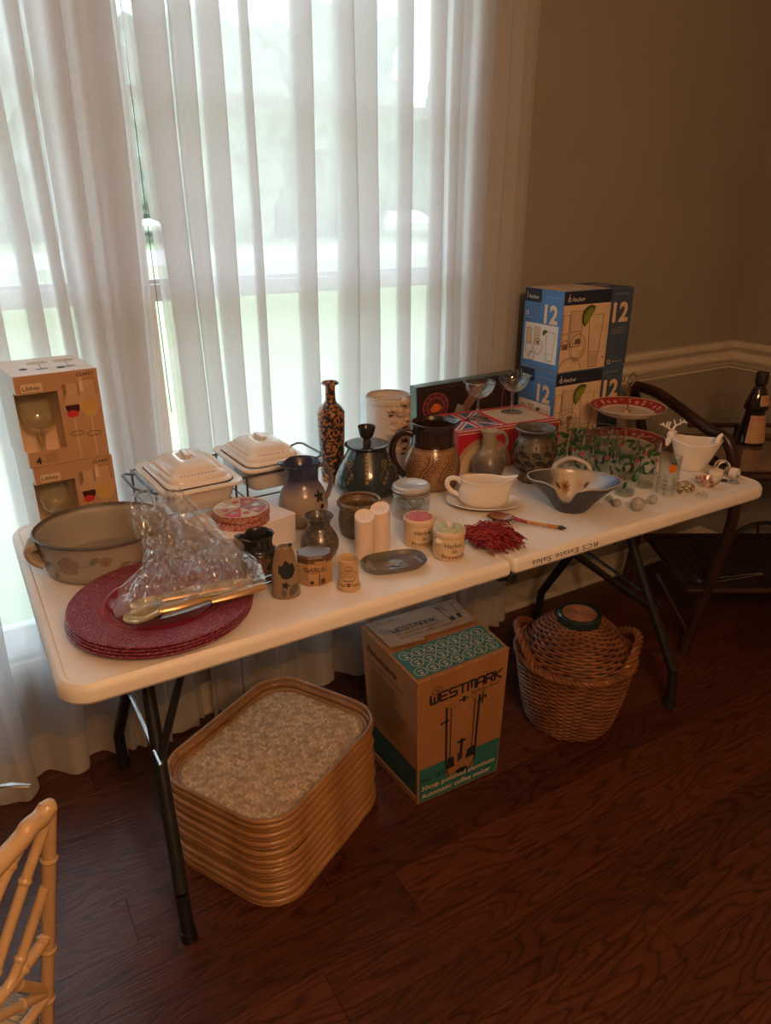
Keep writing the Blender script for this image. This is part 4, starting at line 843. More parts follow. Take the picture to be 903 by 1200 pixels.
# openwork vase
t = thing('openwork_vase', 'dark brown and olive pierced vase with flared rim, behind the blue bowl', 'vase', (.374, .370, T), 0)
pf = [(.036, 0), (.040, .004), (.034, .014), (.034, .022), (.048, .040), (.058, .066), (.058, .090), (.050, .112), (.041, .126), (.040, .135), (.048, .143), (.055, .147), (.056, .150)]
MB().lathe(pot(pf, .006), 64).build('pot_body', zmat('openwork_glaze', [(0, (.17, .11, .055)), (.05, (.15, .11, .06)), (.118, (.13, .10, .055)), (.13, (.05, .045, .042)), (.15, (.12, .11, .10))], .35, 40, .01, bump=.3, sp=(.06, .05, .035)), t)
p = Print(cyl(prof_r(pf), -130), .004); q = random.Random(2)
for a in range(-5, 6):
    for z in (.045, .070, .095):
        x = a*.033+(.016 if z == .070 else 0)+q.uniform(-.004, .004); leafp(p, x-.012, z, .032, q.choice((20, -25, 160-180, 45)), 'black', 1); leafp(p, x, z+.004, .015, 90, 'black', 1.2); p.line([(x-.016, z-.007), (x-.004, z-.012), (x+.010, z-.008)], .002, 'brown', 1.1)
p.build(t, 'pierced_leaves')
# blue bowl with wavy rim
t = thing('pottery_bowl', 'wide grey-blue pottery bowl with wavy rim and arched handle, painted inside', 'bowl', (.318, .158, T), -42)
def wav(a, r, z):
    k = max(0, min(1, (z-.02)/.055)); d = math.atan2(sin(a+PI/2+.22), cos(a+PI/2+.22)); g = math.exp(-(d/.21)**4); s2 = math.exp(-((abs(d)-.55)/.28)**2)
    e = abs(cos(a))**2
    return (r*cos(a)*(1+.22*k*e), r*sin(a)*(1-.10*k-.0*g)+k*g*.022, z-k*k*g*.038+.007*k*s2+.006*k*e)
M_BOWLO = mat('bowl_outer', (.035, .043, .058), (.065, .07, .08), .35, 30, .3, 200, stretch=(.4, .4, 3)); M_BOWLI = zmat('bowl_inner', [(-.11, (.05, .055, .065)), (-.06, (.10, .10, .10)), (-.035, (.46, .38, .29)), (.045, (.48, .40, .31)), (.075, (.13, .20, .32)), (.11, (.05, .09, .17))], .22, 14, .03, coat=.4, axis='X')
ou = sm([(.036, 0), (.043, .004), (.058, .026), (.076, .050), (.090, .066), (.095, .073)], 4)
MB().lathe([(.0005, .0)]+ou, 168, 0, wav).build('bowl_outside', M_BOWLO, t)
MB().lathe([ou[-1], (ou[-1][0]-.001, ou[-1][1]+.002)]+[(max(.0005, r-.004), z+.001) for r, z in ou[::-1] if z > .006]+[(.0005, .007)], 168, 0, wav).build('bowl_inside', M_BOWLI, t, label='pale inside with blue and ochre glaze')
MB().tube(spline([(-.050, .078, .070), (-.040, .086, .088), (-.005, .090, .104), (.035, .086, .092), (.048, .078, .072)], 6), .0065, 10, flat=.8).build('handle', mat('bowl_handle', (.42, .37, .33), rough=.3), t)
MB().tube([wav(2*PI*i/168, .0935, .0755) for i in range(168)], .0019, 6, True).build('rim_line', mat('bowl_rim', (.42, .36, .31), rough=.3), t)
OCH = flat('ochre', (.38, .20, .06))
brf = prof_r([(.036, 0), (.043, .004), (.058, .026), (.076, .050), (.090, .066), (.095, .073)])
p = Print(lambda x, y, h: wav(PI/2-x/.07, brf(y)-.0048-h, y+.001), .006)
for k in range(8): leafp(p, -.018, .036, .018, 45*k+10, OCH, 1+.2*k)
for k in range(5): leafp(p, -.018, .036, .010, 72*k, 'brown', 4)
for k in range(5): leafp(p, .022, .044, .012, 72*k, 'tan', 1+.2*k)
leafp(p, -.036, .030, .020, 110, 'brown', 1); leafp(p, .036, .036, .018, 70, 'brown', 1)
p.build(t, 'painted_flower')

# ------------------------------------------------------------ Westmark coffee maker box
t = thing('coffee_maker_box', 'old kraft carton of a coffee maker with teal printing, on the floor under the table', 'box', (-.1375, .147, 0), 0)
o_ = Vector((-.1375, .147, 0)); Bc = [Vector(v) for v in ((-.137, .147, .001), (.120, .140, .001), (.128, .385, .001), (-.147, .372, .001))]; Tc = [Vector(v) for v in ((-.152, .136, .395), (.128, .136, .400), (.158, .412, .398), (-.143, .430, .395))]

def quadmap(a, b, c, d, w_, h_):       # bilinear face a b (bottom) c d (top, c above b)
    n = (b-a).cross(d-a).normalized()
    return lambda x, y, h: (a.lerp(b, x/w_)).lerp(d.lerp(c, x/w_), y/h_)+n*(h+.0016)
cb = MB()
for ia, ib, T1, T0_ in ((0, 1, Tc, Bc), (1, 2, Tc, Bc), (2, 3, Tc, Bc), (3, 0, Tc, Bc)):
    qm = quadmap(Bc[ia]-o_, Bc[ib]-o_, Tc[ib]-o_, Tc[ia]-o_, 1, 1); cb.grid(lambda u, v: qm(u, v, -.0014), 10, 14)
qm = quadmap(Tc[0]-o_, Tc[1]-o_, Tc[2]-o_, Tc[3]-o_, 1, 1); cb.grid(lambda u, v: qm(u, v, -.0014), 10, 10); cb.add([v-o_ for v in Bc], [(3, 2, 1, 0)]); cb.build('carton', M_KRAFT, t, angle=30)
MB().tube([Tc[0]-o_, Tc[1]-o_], .0022, 6).tube([Tc[3]-o_, Tc[0]-o_], .0022, 6).tube([Bc[0]-o_+Vector((0, 0, .004)), Tc[0]-o_], .0018, 6).build('worn_edges', mat('worn_edge', (.46, .26, .12), (.30, .15, .06), .8, 60), t)
STROKES = dict(W=[[(0, 1), (0, .2), (.1, 0), (.32, 0), (.4, .2), (.4, .7)], [(.4, .2), (.48, 0), (.7, 0), (.8, .2), (.8, 1)]], E=[[(.75, 1), (.1, 1), (0, .85), (0, .15), (.1, 0), (.75, 0)], [(0, .5), (.65, .5)]],
    S=[[(.75, 1), (.1, 1), (0, .9), (0, .62), (.1, .5), (.65, .5), (.75, .4), (.75, .1), (.65, 0), (0, 0)]], T=[[(0, 1), (.8, 1)], [(.4, 1), (.4, 0)]],
    M=[[(0, 0), (0, .88), (.1, 1), (.32, 1), (.4, .85), (.4, .2)], [(.4, .85), (.48, 1), (.7, 1), (.8, .88), (.8, 0)]], A=[[(0, 0), (0, .8), (.15, 1), (.62, 1), (.75, .85), (.75, 0)], [(0, .4), (.75, .4)]],
    R=[[(0, 0), (0, 1), (.62, 1), (.75, .88), (.75, .6), (.62, .48), (0, .48)], [(.4, .48), (.75, 0)]], K=[[(0, 0), (0, 1)], [(.72, 1), (.08, .5), (.75, 0)]])
def strokes(p, word, x, y, h, width, th, c, l):
    ad = width/len(word)
    for i, ch in enumerate(word):
        for st in STROKES[ch]: p.line([(x+i*ad+a*ad, y+b*h) for a, b in st], th, c, l)
F_ = quadmap(Bc[0]-o_, Bc[1]-o_, Tc[1]-o_, Tc[0]-o_, .27, .40); p = Print(F_, .03)
def gridrect(p, x0, x1, y0, y1, c, l, n=4):
    for i in range(n): p.rect(x0+(x1-x0)*i/n, x0+(x1-x0)*(i+1)/n, y0, y1, c, l)
gridrect(p, .004, .266, .004, .118, 'teal', 1)
p.poly([(.09, .06), (.18, .06), (.175, .125), (.095, .125)], M_KRAFT, 2)
strokes(p, 'WESTMARK', .036, .320, .026, .222, .0058, 'black', 2); p.ring(.055, .357, .014, .012, .0018, 'brown', 2, 16).text('W', .055, .351, .014, 'brown', 2, .01, align='C'); p.text('by West Bend', .245, .303, .013, 'brown', 2, .01, align='R', width=.085)
for s in (-1, 1):
    x = .135+s*.047; p.line([(x, .09), (x+s*.004, .29)], .006, 'black', 3); p.line([(x-s*.012, .12), (x-s*.010, .285)], .0025, 'black', 3)
p.line([(.088, .285), (.184, .292)], .0015, 'kline', 3).line([(.095, .255), (.178, .262)], .0012, 'kline', 3).line([(.068, .245), (.09, .248)], .006, 'black', 3).line([(.18, .270), (.205, .283), (.205, .277)], .005, 'black', 3).line([(.195, .262), (.196, .300)], .004, 'black', 3)
p.rect(.120, .150, .296, .300, 'black', 3).rect(.132, .140, .290, .306, 'black', 3)
p.poly([(.090, .085), (.116, .085), (.112, .120), (.094, .122)], 'black', 4).poly([(.150, .095), (.182, .098), (.180, .13), (.156, .125)], 'black', 4).rect(.132, .140, .10, .17, 'black', 4).rect(.122, .150, .158, .165, 'black', 4).rect(.125, .131, .095, .125, 'black', 4)
p.line([(.092, .075), (.10, .055), (.13, .048), (.165, .055), (.182, .085)], .003, 'black', 4).ell(.14, .062, .022, .008, 'black', 4, 14)
p.text('No. 1830', .010, .072, .021, 'black', 5, .01, width=.085); p.text('30cup polished aluminum', .010, .043, .0225, 'cream', 5, .012, width=.245); p.text('Automatic coffee maker', .010, .016, .0225, 'cream', 5, .012, width=.232)
p.build(t, 'front_print')
F_ = quadmap(Bc[3]-o_, Bc[0]-o_, Tc[0]-o_, Tc[3]-o_, .26, .40); p = Print(F_, .03); gridrect(p, .005, .256, .030, .118, mat('dark_teal', (.015, .06, .065), (.04, .08, .08), .7, 60), 1); p.rect(.005, .256, .020, .026, 'cream', 1)  # side band in a darker, mottled teal than the front
p.text('Performance', .03, .345, .030, 'black', 2, .01, width=.14).text('guaranteed by our name', .03, .322, .013, 'black', 2, .005, width=.17)
q = random.Random(4)
for k in range(15): y = .305-.011*k; p.line([(.035, y), (.035+q.uniform(.12, .19), y)], .0028, 'brown', 2)
p.build(t, 'side_print')
F_ = quadmap(Tc[0]-o_, Tc[1]-o_, Tc[2]-o_, Tc[3]-o_, .28, .28); p = Print(F_, .03); gridrect(p, .006, .272, .010, .128, 'teal', 1)
for r_ in range(3):
    for k in range(7): x = .03+.036*k+.012*(r_ % 2); y = .032+.036*r_; p.ring(x, y, .016, .016, .0018, 'cream', 2, 16); p.text('W', x, y-.001, .013, 'cream', 2, .01, align='C'); p.text('M', x, y-.011, .012, 'cream', 2, .01, align='C')
p.build(t, 'top_print')
fl_ = MB(); Fz = lambda x, y, h: F_(x, y, h)                      # torn outer flap over the back of the lid
V = [Fz(x, y, z) for z in (.0035, .0060) for x, y in ((.012, .146), (.105, .138), (.11, .152), (.265, .150), (.272, .275), (.008, .275))]
V = [v+Vector((0, 0, .002*(i % 6 in (0, 1)))) for i, v in enumerate(V)]; fl_.add(V, [(6, 7, 8, 9, 10, 11), (5, 4, 3, 2, 1, 0)]+[(i, (i+1) % 6, 6+(i+1) % 6, 6+i) for i in range(6)])
fl_.build('torn_flap', mat('worn_card', (.40, .30, .22), (.33, .23, .16), .8, 14), t, smooth=False)
p = Print(lambda x, y, h: F_(x, y, h+.0078)); strokes(p, 'WESTMARK', .048, .197, .017, .135, .0034, 'black', 1); p.text('No. 1830', .03, .250, .014, 'brown', 1, .01).text('30-cup polished aluminum', .05, .180, .014, 'brown', 1, .01, width=.14).text('Automatic coffee maker', .05, .163, .014, 'brown', 1, .01, width=.16)
p.ring(.032, .215, .012, .012, .002, 'teal', 1, 14).text('W', .032, .21, .012, 'teal', 1, .01, align='C')
p.line([(.21, .175), (.205, .262), (.25, .262), (.245, .18)], .002, 'black', 1).line([(.222, .18), (.22, .255)], .0015, 'black', 1).line([(.25, .25), (.262, .255)], .003, 'black', 1).rect(.212, .225, .175, .195, 'black', 1).rect(.235, .245, .178, .20, 'black', 1).line([(.19, .27), (.26, .19)], .0015, 'black', 1)
p.build(t, 'flap_print')

# ------------------------------------------------------------ rattan trays
TW, TD, TRC = .446, .349, .085
def tray(lab, loc, rz, top=False):
    t = thing('rattan_tray', lab, 'tray', loc, rz, 'stacked rattan trays'); q = random.Random(int(loc[2]*1000))
    def hoop(w_, d_, z, r_, name):
        P = rrect(w_, d_, TRC, z, 8); m = MB(); P2 = []
        for i in range(len(P)):
            a = Vector(P[i]); b = Vector(P[(i+1) % len(P)]); n = max(1, int((b-a).length/.03))
            for j in range(n): P2.append(a.lerp(b, j/n)+Vector((q.uniform(-1, 1)*.0007, q.uniform(-1, 1)*.0007, q.uniform(-1, 1)*.0006)))
        rr_ = [r_*(1.12 if q.random() < .07 else 1) for _ in P2]; m.tube(P2, rr_, 8, True); return m.build(name, M_RATTAN, t, angle=60)
    hoop(TW, TD, .0172, .0071, 'upper_hoop'); hoop(TW-.002+q.uniform(-.003, .002), TD-.002, .0050, .0049, 'lower_hoop')
    if top:
        hoop(TW-.030, TD-.030, .0125, .0038, 'inner_hoop'); hoop(TW+.003, TD+.003, .0335, .0056, 'raised_rim')
        for i in range(14):
            m = MB()
            P = rrect(TW-.014, TD-.014, TRC, 0, 8); a = Vector(P[(i*len(P))//14]); m.tube([(a.x*1.02, a.y*1.02, .012), (a.x*1.02, a.y*1.02, .034)], .0026, 6); m.build('lashing', M_RATTAN, t)
        # herringbone weave: separate little strips, 2 over 2 under
        m = MB(); c = .0078; nx = int((TW-.036)/c); ny = int((TD-.036)/c); hx = (TW-.036)/2; hy = (TD-.036)/2; rc = TRC-.018
        def inside(x, y):
            ax = abs(x); ay = abs(y)
            if ax > hx or ay > hy: return False
            dx = ax-(hx-rc); dy = ay-(hy-rc); return not (dx > 0 and dy > 0 and dx*dx+dy*dy > rc*rc)
        for i in range(nx):
            for j in range(ny):
                x = -hx+c*(i+.5); y = -hy+c*(j+.5); k = (i+j) % 4
                if k == 0:      # strip along x over two cells
                    a, b, e, f = x-c*.48, x+c*1.48, y-c*.44, y+c*.44; mx = (a+b)/2
                    if inside(a, e) and inside(b, f) and inside(a, f) and inside(b, e): m.add([(a, e, .0100), (mx, e, .0120), (b, e, .0100), (b, f, .0100), (mx, f, .0120), (a, f, .0100)], [(0, 1, 4, 5), (1, 2, 3, 4)])
                if (i+j) % 4 == 2 :
                    a, b, e, f = x-c*.44, x+c*.44, y-c*.48, y+c*1.48; my = (e+f)/2
                    if inside(a, e) and inside(b, f) and inside(a, f) and inside(b, e): m.add([(a, e, .0100), (b, e, .0100), (b, my, .0120), (b, f, .0100), (a, f, .0100), (a, my, .0120)], [(0, 1, 2, 5), (5, 2, 3, 4)])
        m.build('woven_strips', M_WEAVE, t, smooth=False, kind='stuff')
    stackrings(MB(), [srect(TW-.014, TD-.014, TRC-.007, .0065), srect(TW-.014, TD-.014, TRC-.007, .0096)]).build('base_panel', M_WEAVE if False else mat('base_weave', (.46, .30, .15), (.34, .21, .10), .6, 60), t, smooth=False)
NT = 10; nm = ['bottom', 'second', 'third', 'fourth', 'fifth', 'sixth', 'seventh', 'eighth', 'ninth', 'tenth']
for k in range(NT):
    lab = 'top rattan tray of the floor stack, its woven centre in view' if k == NT-1 else (nm[k]+(' rattan tray from the floor in the stack under the table' if k else ' rattan tray of the stack, resting on the floor under the table'))
    tray(lab, (-.468+rnd.uniform(-.003, .003)+.004*(NT-1-k)/NT, .281+rnd.uniform(-.003, .003), .0004+.0246*k), 28.8+rnd.uniform(-.6, .6), k == NT-1)

# ------------------------------------------------------------ wicker demijohn
t = thing('wicker_demijohn', 'round wicker-covered demijohn with two rope handles and banded lid, on the floor', 'demijohn', (.455, .212, 0), -42)
def weave(rows, nst, rt, name, ph=0):
    m = MB(); n = nst*4
    for k, (r_, z) in enumerate(rows):
        m.tube([((r_+rt*.75*sin(nst*PI*i/n*2/2+(k % 2)*PI))*cos(2*PI*i/n), (r_+rt*.75*sin(nst*PI*i/n*2/2+(k % 2)*PI))*sin(2*PI*i/n), z+.0006*sin(i*3.7+k*5)) for i in range(n)], rt, 5, True)
    return m.build(name, M_WICK, t, kind='stuff')
side = [(.118+.050*(k/30)**.65, .006+.0077*k) for k in range(31)]
weave(side, 40, .0043, 'side_weave')
dome = []
for k in range(20): f = k/19; dome.append((.158-.100*f**1.15, .236+.105*math.sin(f*PI/2*.92)))
weave(dome, 30, .0048, 'dome_weave')
m = MB()
for k in range(40): a = 2*PI*k/40; m.tube([((r_)*cos(a), (r_)*sin(a), z) for r_, z in side[::3]+[side[-1]]], .003, 5)
m.build('stakes', M_WICK, t)
MB().lathe([(.0005, .001), (.112, .001), (.115, .01)]+[(r_-.007, z) for r_, z in side[1:]]+[(r_-.006, z-.003) for r_, z in dome]+[(.0005, .333)], 40).build('glass_core', mat('demijohn_dark', (.03, .018, .012), rough=.5), t)
def rope(P, r_, k, rr_, name, turns):
    S = spline(P, 8); L_ = len(S); m = MB()
    for s in range(k):
        Q = []
        for i, c in enumerate(S):
            tn = (S[min(i+1, L_-1)]-S[max(i-1, 0)]).normalized(); n1 = tn.orthogonal().normalized() if i == 0 else (n1-tn*n1.dot(tn)).normalized(); n2 = tn.cross(n1); a = 2*PI*s/k+turns*2*PI*i/L_; Q.append(c+n1*r_*cos(a)+n2*r_*sin(a))
        m.tube(Q, rr_, 6)
    return m.build(name, M_WICK, t)
rope([(.170*cos(R(a)), .170*sin(R(a)), .240) for a in range(0, 361, 15)], .006, 3, .0055, 'rim_braid', 30)
for s in (-1, 1):
    rope([(s*.160*cos(R(a))+s*.012*(1-abs(a)/42), .172*sin(R(a)), .244+.062*cos(R(a*90/42))) for a in (-42, -30, -15, 0, 15, 30, 42)], .007, 3, .0062, 'handle', 5)
lid = MB().lathe([(.0005, .328), (.057, .328), (.0615, .332), (.0635, .345), (.0625, .364), (.058, .368), (.051, .367), (.050, .362), (.0005, .362)], 48).build('lid', mat('lid_band', (.012, .03, .03), (.02, .045, .045), .2, 12, coat=.4), t, label='dark green banded lid')
m = MB()
for k in range(9): m.tube([((.004+.0054*k+.0004*sin(i*2))*cos(2*PI*i/36), (.004+.0054*k)*sin(2*PI*i/36), .3640) for i in range(36)], .0026, 5, True)
m.build('coiled_top', mat('coil_straw', (.33, .15, .07), (.24, .10, .045), .6, 60), lid)

# ------------------------------------------------------------ red glass box, long game box, coupes
t = thing('red_gift_box', 'red box with British flag printed on its lid, carrying two coupe glasses', 'box', (.224, .515, T), -6.5)
RW, RD, RH = .345, .20, .12; M_RED = mat('red_card', (.50, .02, .04), (.45, .018, .035), .4, 5)
MB().box(0, RW, 0, RD, 0, RH).build('carton', M_RED, t, smooth=False, bevel=.001)
p = Print(plane((0, 0, RH), (1, 0, 0), (0, 1, 0))); p.rect(.003, .342, .003, .197, 'cream', 1).rect(.006, .339, .010, .194, 'red', 2)
p.rect(.012, .155, .025, .175, 'white', 3)
x0, x1, y0, y1 = .014, .153, .027, .173; cx, cy = (x0+x1)/2, (y0+y1)/2
for a, b in ((x0, cx-.012), (cx+.012, x1)):
    for c, d in ((y0, cy-.014), (cy+.014, y1)): p.rect(a, b, c, d, 'slate', 4)
for a, b in (((x0, y0), (x1, y1)), ((x0, y1), (x1, y0))): p.line([a, b], .017, 'white', 5); p.line([a, b], .007, 'red', 6)
p.rect(x0, x1, cy-.013, cy+.013, 'white', 7).rect(cx-.012, cx+.012, y0, y1, 'white', 7).rect(x0, x1, cy-.008, cy+.008, 'red', 8).rect(cx-.007, cx+.007, y0, y1, 'red', 8)
p.rect(.175, .330, .025, .175, 'cream', 3).rect(.180, .325, .03, .17, 'beige', 4); p.build(t, 'lid_print')
p = Print(plane((0, 0, 0), (1, 0, 0), (0, 0, 1))); p.poly([(.085+.095*cos(R(a)), .001+.095*sin(R(a))) for a in range(0, 181, 10)], 'tan', 1).poly([(.085+.080*cos(R(a)), .001+.080*sin(R(a))) for a in range(0, 181, 10)], 'beige', 2).rect(.20, .335, .015, .10, 'beige', 1).rect(0, RW, .113, .116, 'cream', 1)
p.build(t, 'front_print')
def rz2(P, deg): return Matrix.Rotation(R(deg), 3, 'Z') @ Vector(P)
g0 = thing('coupe_glass', 'clear champagne coupe on the red box, left one over the flag', 'glass', (.355, .600, T+RH+.0033), 0, 'champagne coupes on the red box')
pr_ = sm([(.0005, 0), (.030, 0), (.0295, .0015), (.006, .004), (.0035, .012), (.0035, .055), (.007, .062), (.024, .070), (.038, .083), (.0455, .100), (.047, .112)], 4)
MB().lathe(pr_+[(max(.0005, r-.0015), z) for r, z in pr_[::-1] if z > .066]+[(.0005, .067)], 48).build('glass_body', M_GLASS, g0)
MB().tube([(.0463*cos(2*PI*i/48), .0463*sin(2*PI*i/48), .112) for i in range(48)], .0010, 6, True).build('lip', M_CRYS, g0)
MB().tube([(.0298*cos(2*PI*i/40), .0298*sin(2*PI*i/40), .0012) for i in range(40)], .0010, 6, True).tube([(0, 0, .005), (0, 0, .012), (0, 0, .055), (0, 0, .063)], [.0065, .0042, .0042, .0075], 14).build('stem', M_CRYS, g0)
copy_tree(g0, (.492, .607, T+RH+.0033), 0, 'clear champagne coupe on the red box, right one beside the blue cartons')
t = thing('game_box', 'long dark game box with round red emblem, stood on edge against the curtain', 'box', (.222, .722, T), 0)
GW, GD, GH = .385, .038, .214
gl_ = [(0, 0, 0), (GW, 0, 0), (GW, GD, 0), (0, GD, 0), (-.004, .004, GH-.006), (GW-.002, .004, GH), (GW-.002, GD+.002, GH), (-.004, GD+.002, GH-.006)]
MB().hexa(gl_).build('carton', mat('game_green', (.10, .16, .12), (.07, .11, .09), .5, 12), t, smooth=False, bevel=.001)
p = Print(quadmap(*[Vector(gl_[i]) for i in (0, 1, 5, 4)], .385, .21)); DK = flat('game_dark', (.020, .012, .016)); PL = flat('game_plum', (.07, .022, .028)); RB = flat('game_ribbon', (.30, .17, .12))
p.rect(.002, .383, .002, .208, 'black', 1).rect(.012, .375, .010, .200, PL, 2).rect(.015, .372, .013, .197, DK, 3)
p.ell(.068, .142, .048, .044, PL, 4, 28).ring(.068, .142, .046, .042, .003, 'pink', 5, 28).ring(.068, .142, .031, .028, .003, 'pink', 5, 24)
for k in range(12): a = R(30*k); p.text('ROYALEGAMING'[k], .068+.038*cos(PI/2-a), .142+.034*sin(PI/2-a)-.004, .012, 'pink', 6, .02, rot=-30*k, align='C')
p.poly([(.046, .134), (.062, .152), (.078, .150), (.092, .136), (.078, .126), (.056, .124)], 'orange', 6); p.rect(.04, .12, .052, .060, 'pink', 5)
p.poly([(.115, .062), (.215, .192), (.262, .192), (.15, .062)], RB, 4); p.poly([(.13, .10), (.145, .075), (.17, .09), (.175, .13), (.15, .14)], 'grey', 5)
p.ring(.27, .12, .075, .07, .004, 'brown', 4, 30); p.ell(.27, .12, .07, .066, flat('game_oval', (.035, .022, .016)), 3.5, 28); p.ring(.345, .12, .02, .055, .004, 'pink', 4, 20); p.rect(.125, .18, .02, .028, 'pink', 5)
p.build(t, 'front_print')

# ------------------------------------------------------------ blue glass cartons
def anchor(z, dx, lab):
    W_, D_, H_ = .29, .17, .2375; t = thing('tumbler_carton', lab, 'box', (.609+dx, .551, z), 0, 'blue cartons of tumblers')
    MB().box(0, W_, 0, D_, 0, H_).build('carton', K['blue'], t, smooth=False, bevel=.0012)
    p = Print(plane((0, -.0001, 0), (1, 0, 0), (0, 0, 1)))
    a = .195; p.rect(0.001, a, .001, .2365, 'cream', 1).rect(a, .289, .001, .2365, 'slate', 1).rect(.001, a, .198, .2365, 'navy', 2)
    def cup(x0, x1, y0, y1, tp=.0): p.line([(x0-tp, y1), (x0, y0), (x1, y0), (x1+tp, y1)], .0022, 'kline', 3); p.line([(x0-tp, y1), (x1+tp, y1)], .0012, 'kline', 3); p.line([(x0, y0+.045), (x1, y0+.045)], .0015, 'kline', 3)
    cup(.122, .158, .008, .165, .012); cup(.035, .080, .075, .180, .002); cup(.005, .028, .07, .170, .002)
    p.rect(.036, .079, .077, .178, 'beige', 2); p.rect(.124, .157, .012, .048, 'beige', 2)
    p.ring(.070, .072, .033, .040, .002, 'kline', 4, 24).ring(.070, .066, .024, .028, .0012, 'kline', 4, 20).rect(.058, .078, .082, .098, 'kline', 5).ring(.020, .060, .024, .036, .002, 'kline', 4, 20, 20, 200).ring(.045, .006, .045, .036, .002, 'kline', 4, 20, 0, 180).rect(.008, .03, .07, .085, 'kline', 4)
    for k in range(4): p.ring(.060+.01*k, .02+.01*k, .012, .01, .001, 'kline', 4, 10, 0, 180); p.line([(.126+.008*k, .012), (.126+.008*k, .045)], .001, 'kline', 4)
    L1 = [(.118+.035*cos(R(x_)), .150+.035*sin(R(x_))) for x_ in range(55, 236, 12)]; p.poly([(x_-.006, y_+.010) for x_, y_ in L1], 'limed', 6).poly([(.114+.028*cos(R(x_)), .157+.028*sin(R(x_))) for x_ in range(55, 236, 12)], 'lime', 7)
    p.rect(.180, .186, .030, .036, 'red', 3)
    p.text('12', .207, .138, .080, 'cream', 4, .035, width=.068).text('cooler tumblers', .206, .218, .008, 'palebl', 3, .0, width=.062); [p.rect(.21, .27, .118-.006*k, .1195-.006*k, 'grey', 3) for k in range(4)]
    p.text('12', .206, .008, .018, 'cream', 3, .03); p.rect(.226, .27, .012, .015, 'grey', 3)
    p.text('Anchor', .032, .208, .018, 'white', 4, .012, width=.052).ring(.021, .214, .006, .006, .0018, 'white', 4, 10).rect(.020, .022, .208, .230, 'white', 4)
    p.build(t, 'front_print')
    p = Print(plane((-.0001, D_, 0), (0, -1, 0), (0, 0, 1)))
    p.rect(.002, .075, .198, .2365, 'navy', 2).text('Anchor', .020, .208, .016, 'white', 3, .012, width=.045).rect(.012, .014, .208, .228, 'white', 3)
    p.text('12', .093, .142, .074, 'cream', 3, .035, width=.058).text('cooler tumblers', .088, .215, .008, 'palebl', 3, 0, width=.07).text('12', .01, .158, .018, 'white', 3, .03).rect(.01, .045, .150, .152, 'palebl', 3)
    p.rect(.012, .158, .022, .136, 'white', 2)
    for (x0, x1, y1) in ((.02, .045, .120), (.055, .082, .125)): p.rect(x0, x1, .07, y1, 'beige', 3); p.line([(x0, .07), (x0, y1), (x1, y1), (x1, .07)], .001, 'kline', 4)
    p.line([(.108, .115), (.114, .03), (.140, .03), (.148, .115)], .0016, 'kline', 4).line([(.108, .115), (.148, .115)], .001, 'kline', 4).line([(.113, .05), (.142, .05)], .001, 'kline', 4); p.ring(.075, .068, .020, .024, .0016, 'kline', 5, 18).ring(.035, .055, .016, .02, .0016, 'kline', 5, 16).ring(.048, .035, .014, .014, .002, 'kline', 5, 12).rect(.068, .080, .075, .085, 'kline', 5)
    p.ell(.105, .110, .013, .011, 'limed', 6, 14, 40, 230)
    p.build(t, 'side_print')
    p = Print(plane((0, 0, H_), (1, 0, 0), (0, 1, 0))); p.rect(.002, .195, .006, .168, 'cream', 1).rect(.195, .288, .002, .168, 'slate', 1).text('12', .21, .07, .06, 'cream', 2, .04, width=.05)
    for (x, y, r_) in ((.05, .06, .025), (.11, .09, .03), (.15, .05, .02)): p.ring(x, y, r_, r_*.8, .0018, 'kline', 2, 16)
    p.line([(.02, .02), (.18, .03)], .002, 'kline', 2).line([(.03, .14), (.17, .15)], .002, 'kline', 2); p.build(t, 'top_print')
anchor(T, 0, 'lower blue and tan carton of twelve tumblers, on the table behind the red box')
anchor(T+.2392, .004, 'upper blue and tan carton of twelve tumblers, stacked on its twin')

# ------------------------------------------------------------ holly glasses
g0 = thing('holly_glass', 'x', 'glass', (0, 0, T), 0, 'holly printed tumblers')
pr_ = [(.0005, 0), (.0265, 0), (.028, .002), (.0285, .01), (.0325, .128), (.0328, .130), (.0318, .130), (.0272, .014), (.020, .011), (.0005, .011)]
MB().lathe(pr_, 48).build('glass_body', M_GLASS, g0); MB().lathe([(.0005, .0012), (.0262, .0012), (.0268, .009), (.0005, .0095)], 32).build('thick_base', M_GLASSG, g0)
MB().tube([(.0323*cos(2*PI*i/40), .0323*sin(2*PI*i/40), .1300) for i in range(40)], .0010, 6, True).build('lip', M_CRYS, g0)
p = Print(cyl(lambda z: .0289+(z-.01)*.034, -90), .005); q = random.Random(21); HR = flat('berry', (.38, .05, .05))
LEAF = [(0, 0), (.15, .18), (.25, .10), (.42, .27), (.52, .14), (.70, .24), (.78, .10), (1, 0), (.78, -.10), (.70, -.24), (.52, -.14), (.42, -.27), (.25, -.10), (.15, -.18)]
def holly(x, y, s_, ang):
    ca = cos(R(ang)); sa = sin(R(ang)); p.poly([(x+s_*(a*ca-b*sa), y+s_*(a*sa+b*ca)) for a, b in LEAF], 'green', 1+q.random())
for k in range(6):
    x = -.083+.033*k
    for (dx, dy) in ((0, .098), (.014, .070), (-.002, .045)):
        a = q.uniform(0, 360); holly(x+dx, dy, .023, a); (holly(x+dx, dy, .021, a+120+q.uniform(-20, 20)) if q.random() < .5 else 0)
    p.ell(x+.016, .083+.02*(k % 2)-.03*(k % 3 == 0), .0052, .0055, HR, 4, 10)
p.build(g0, 'holly_print')
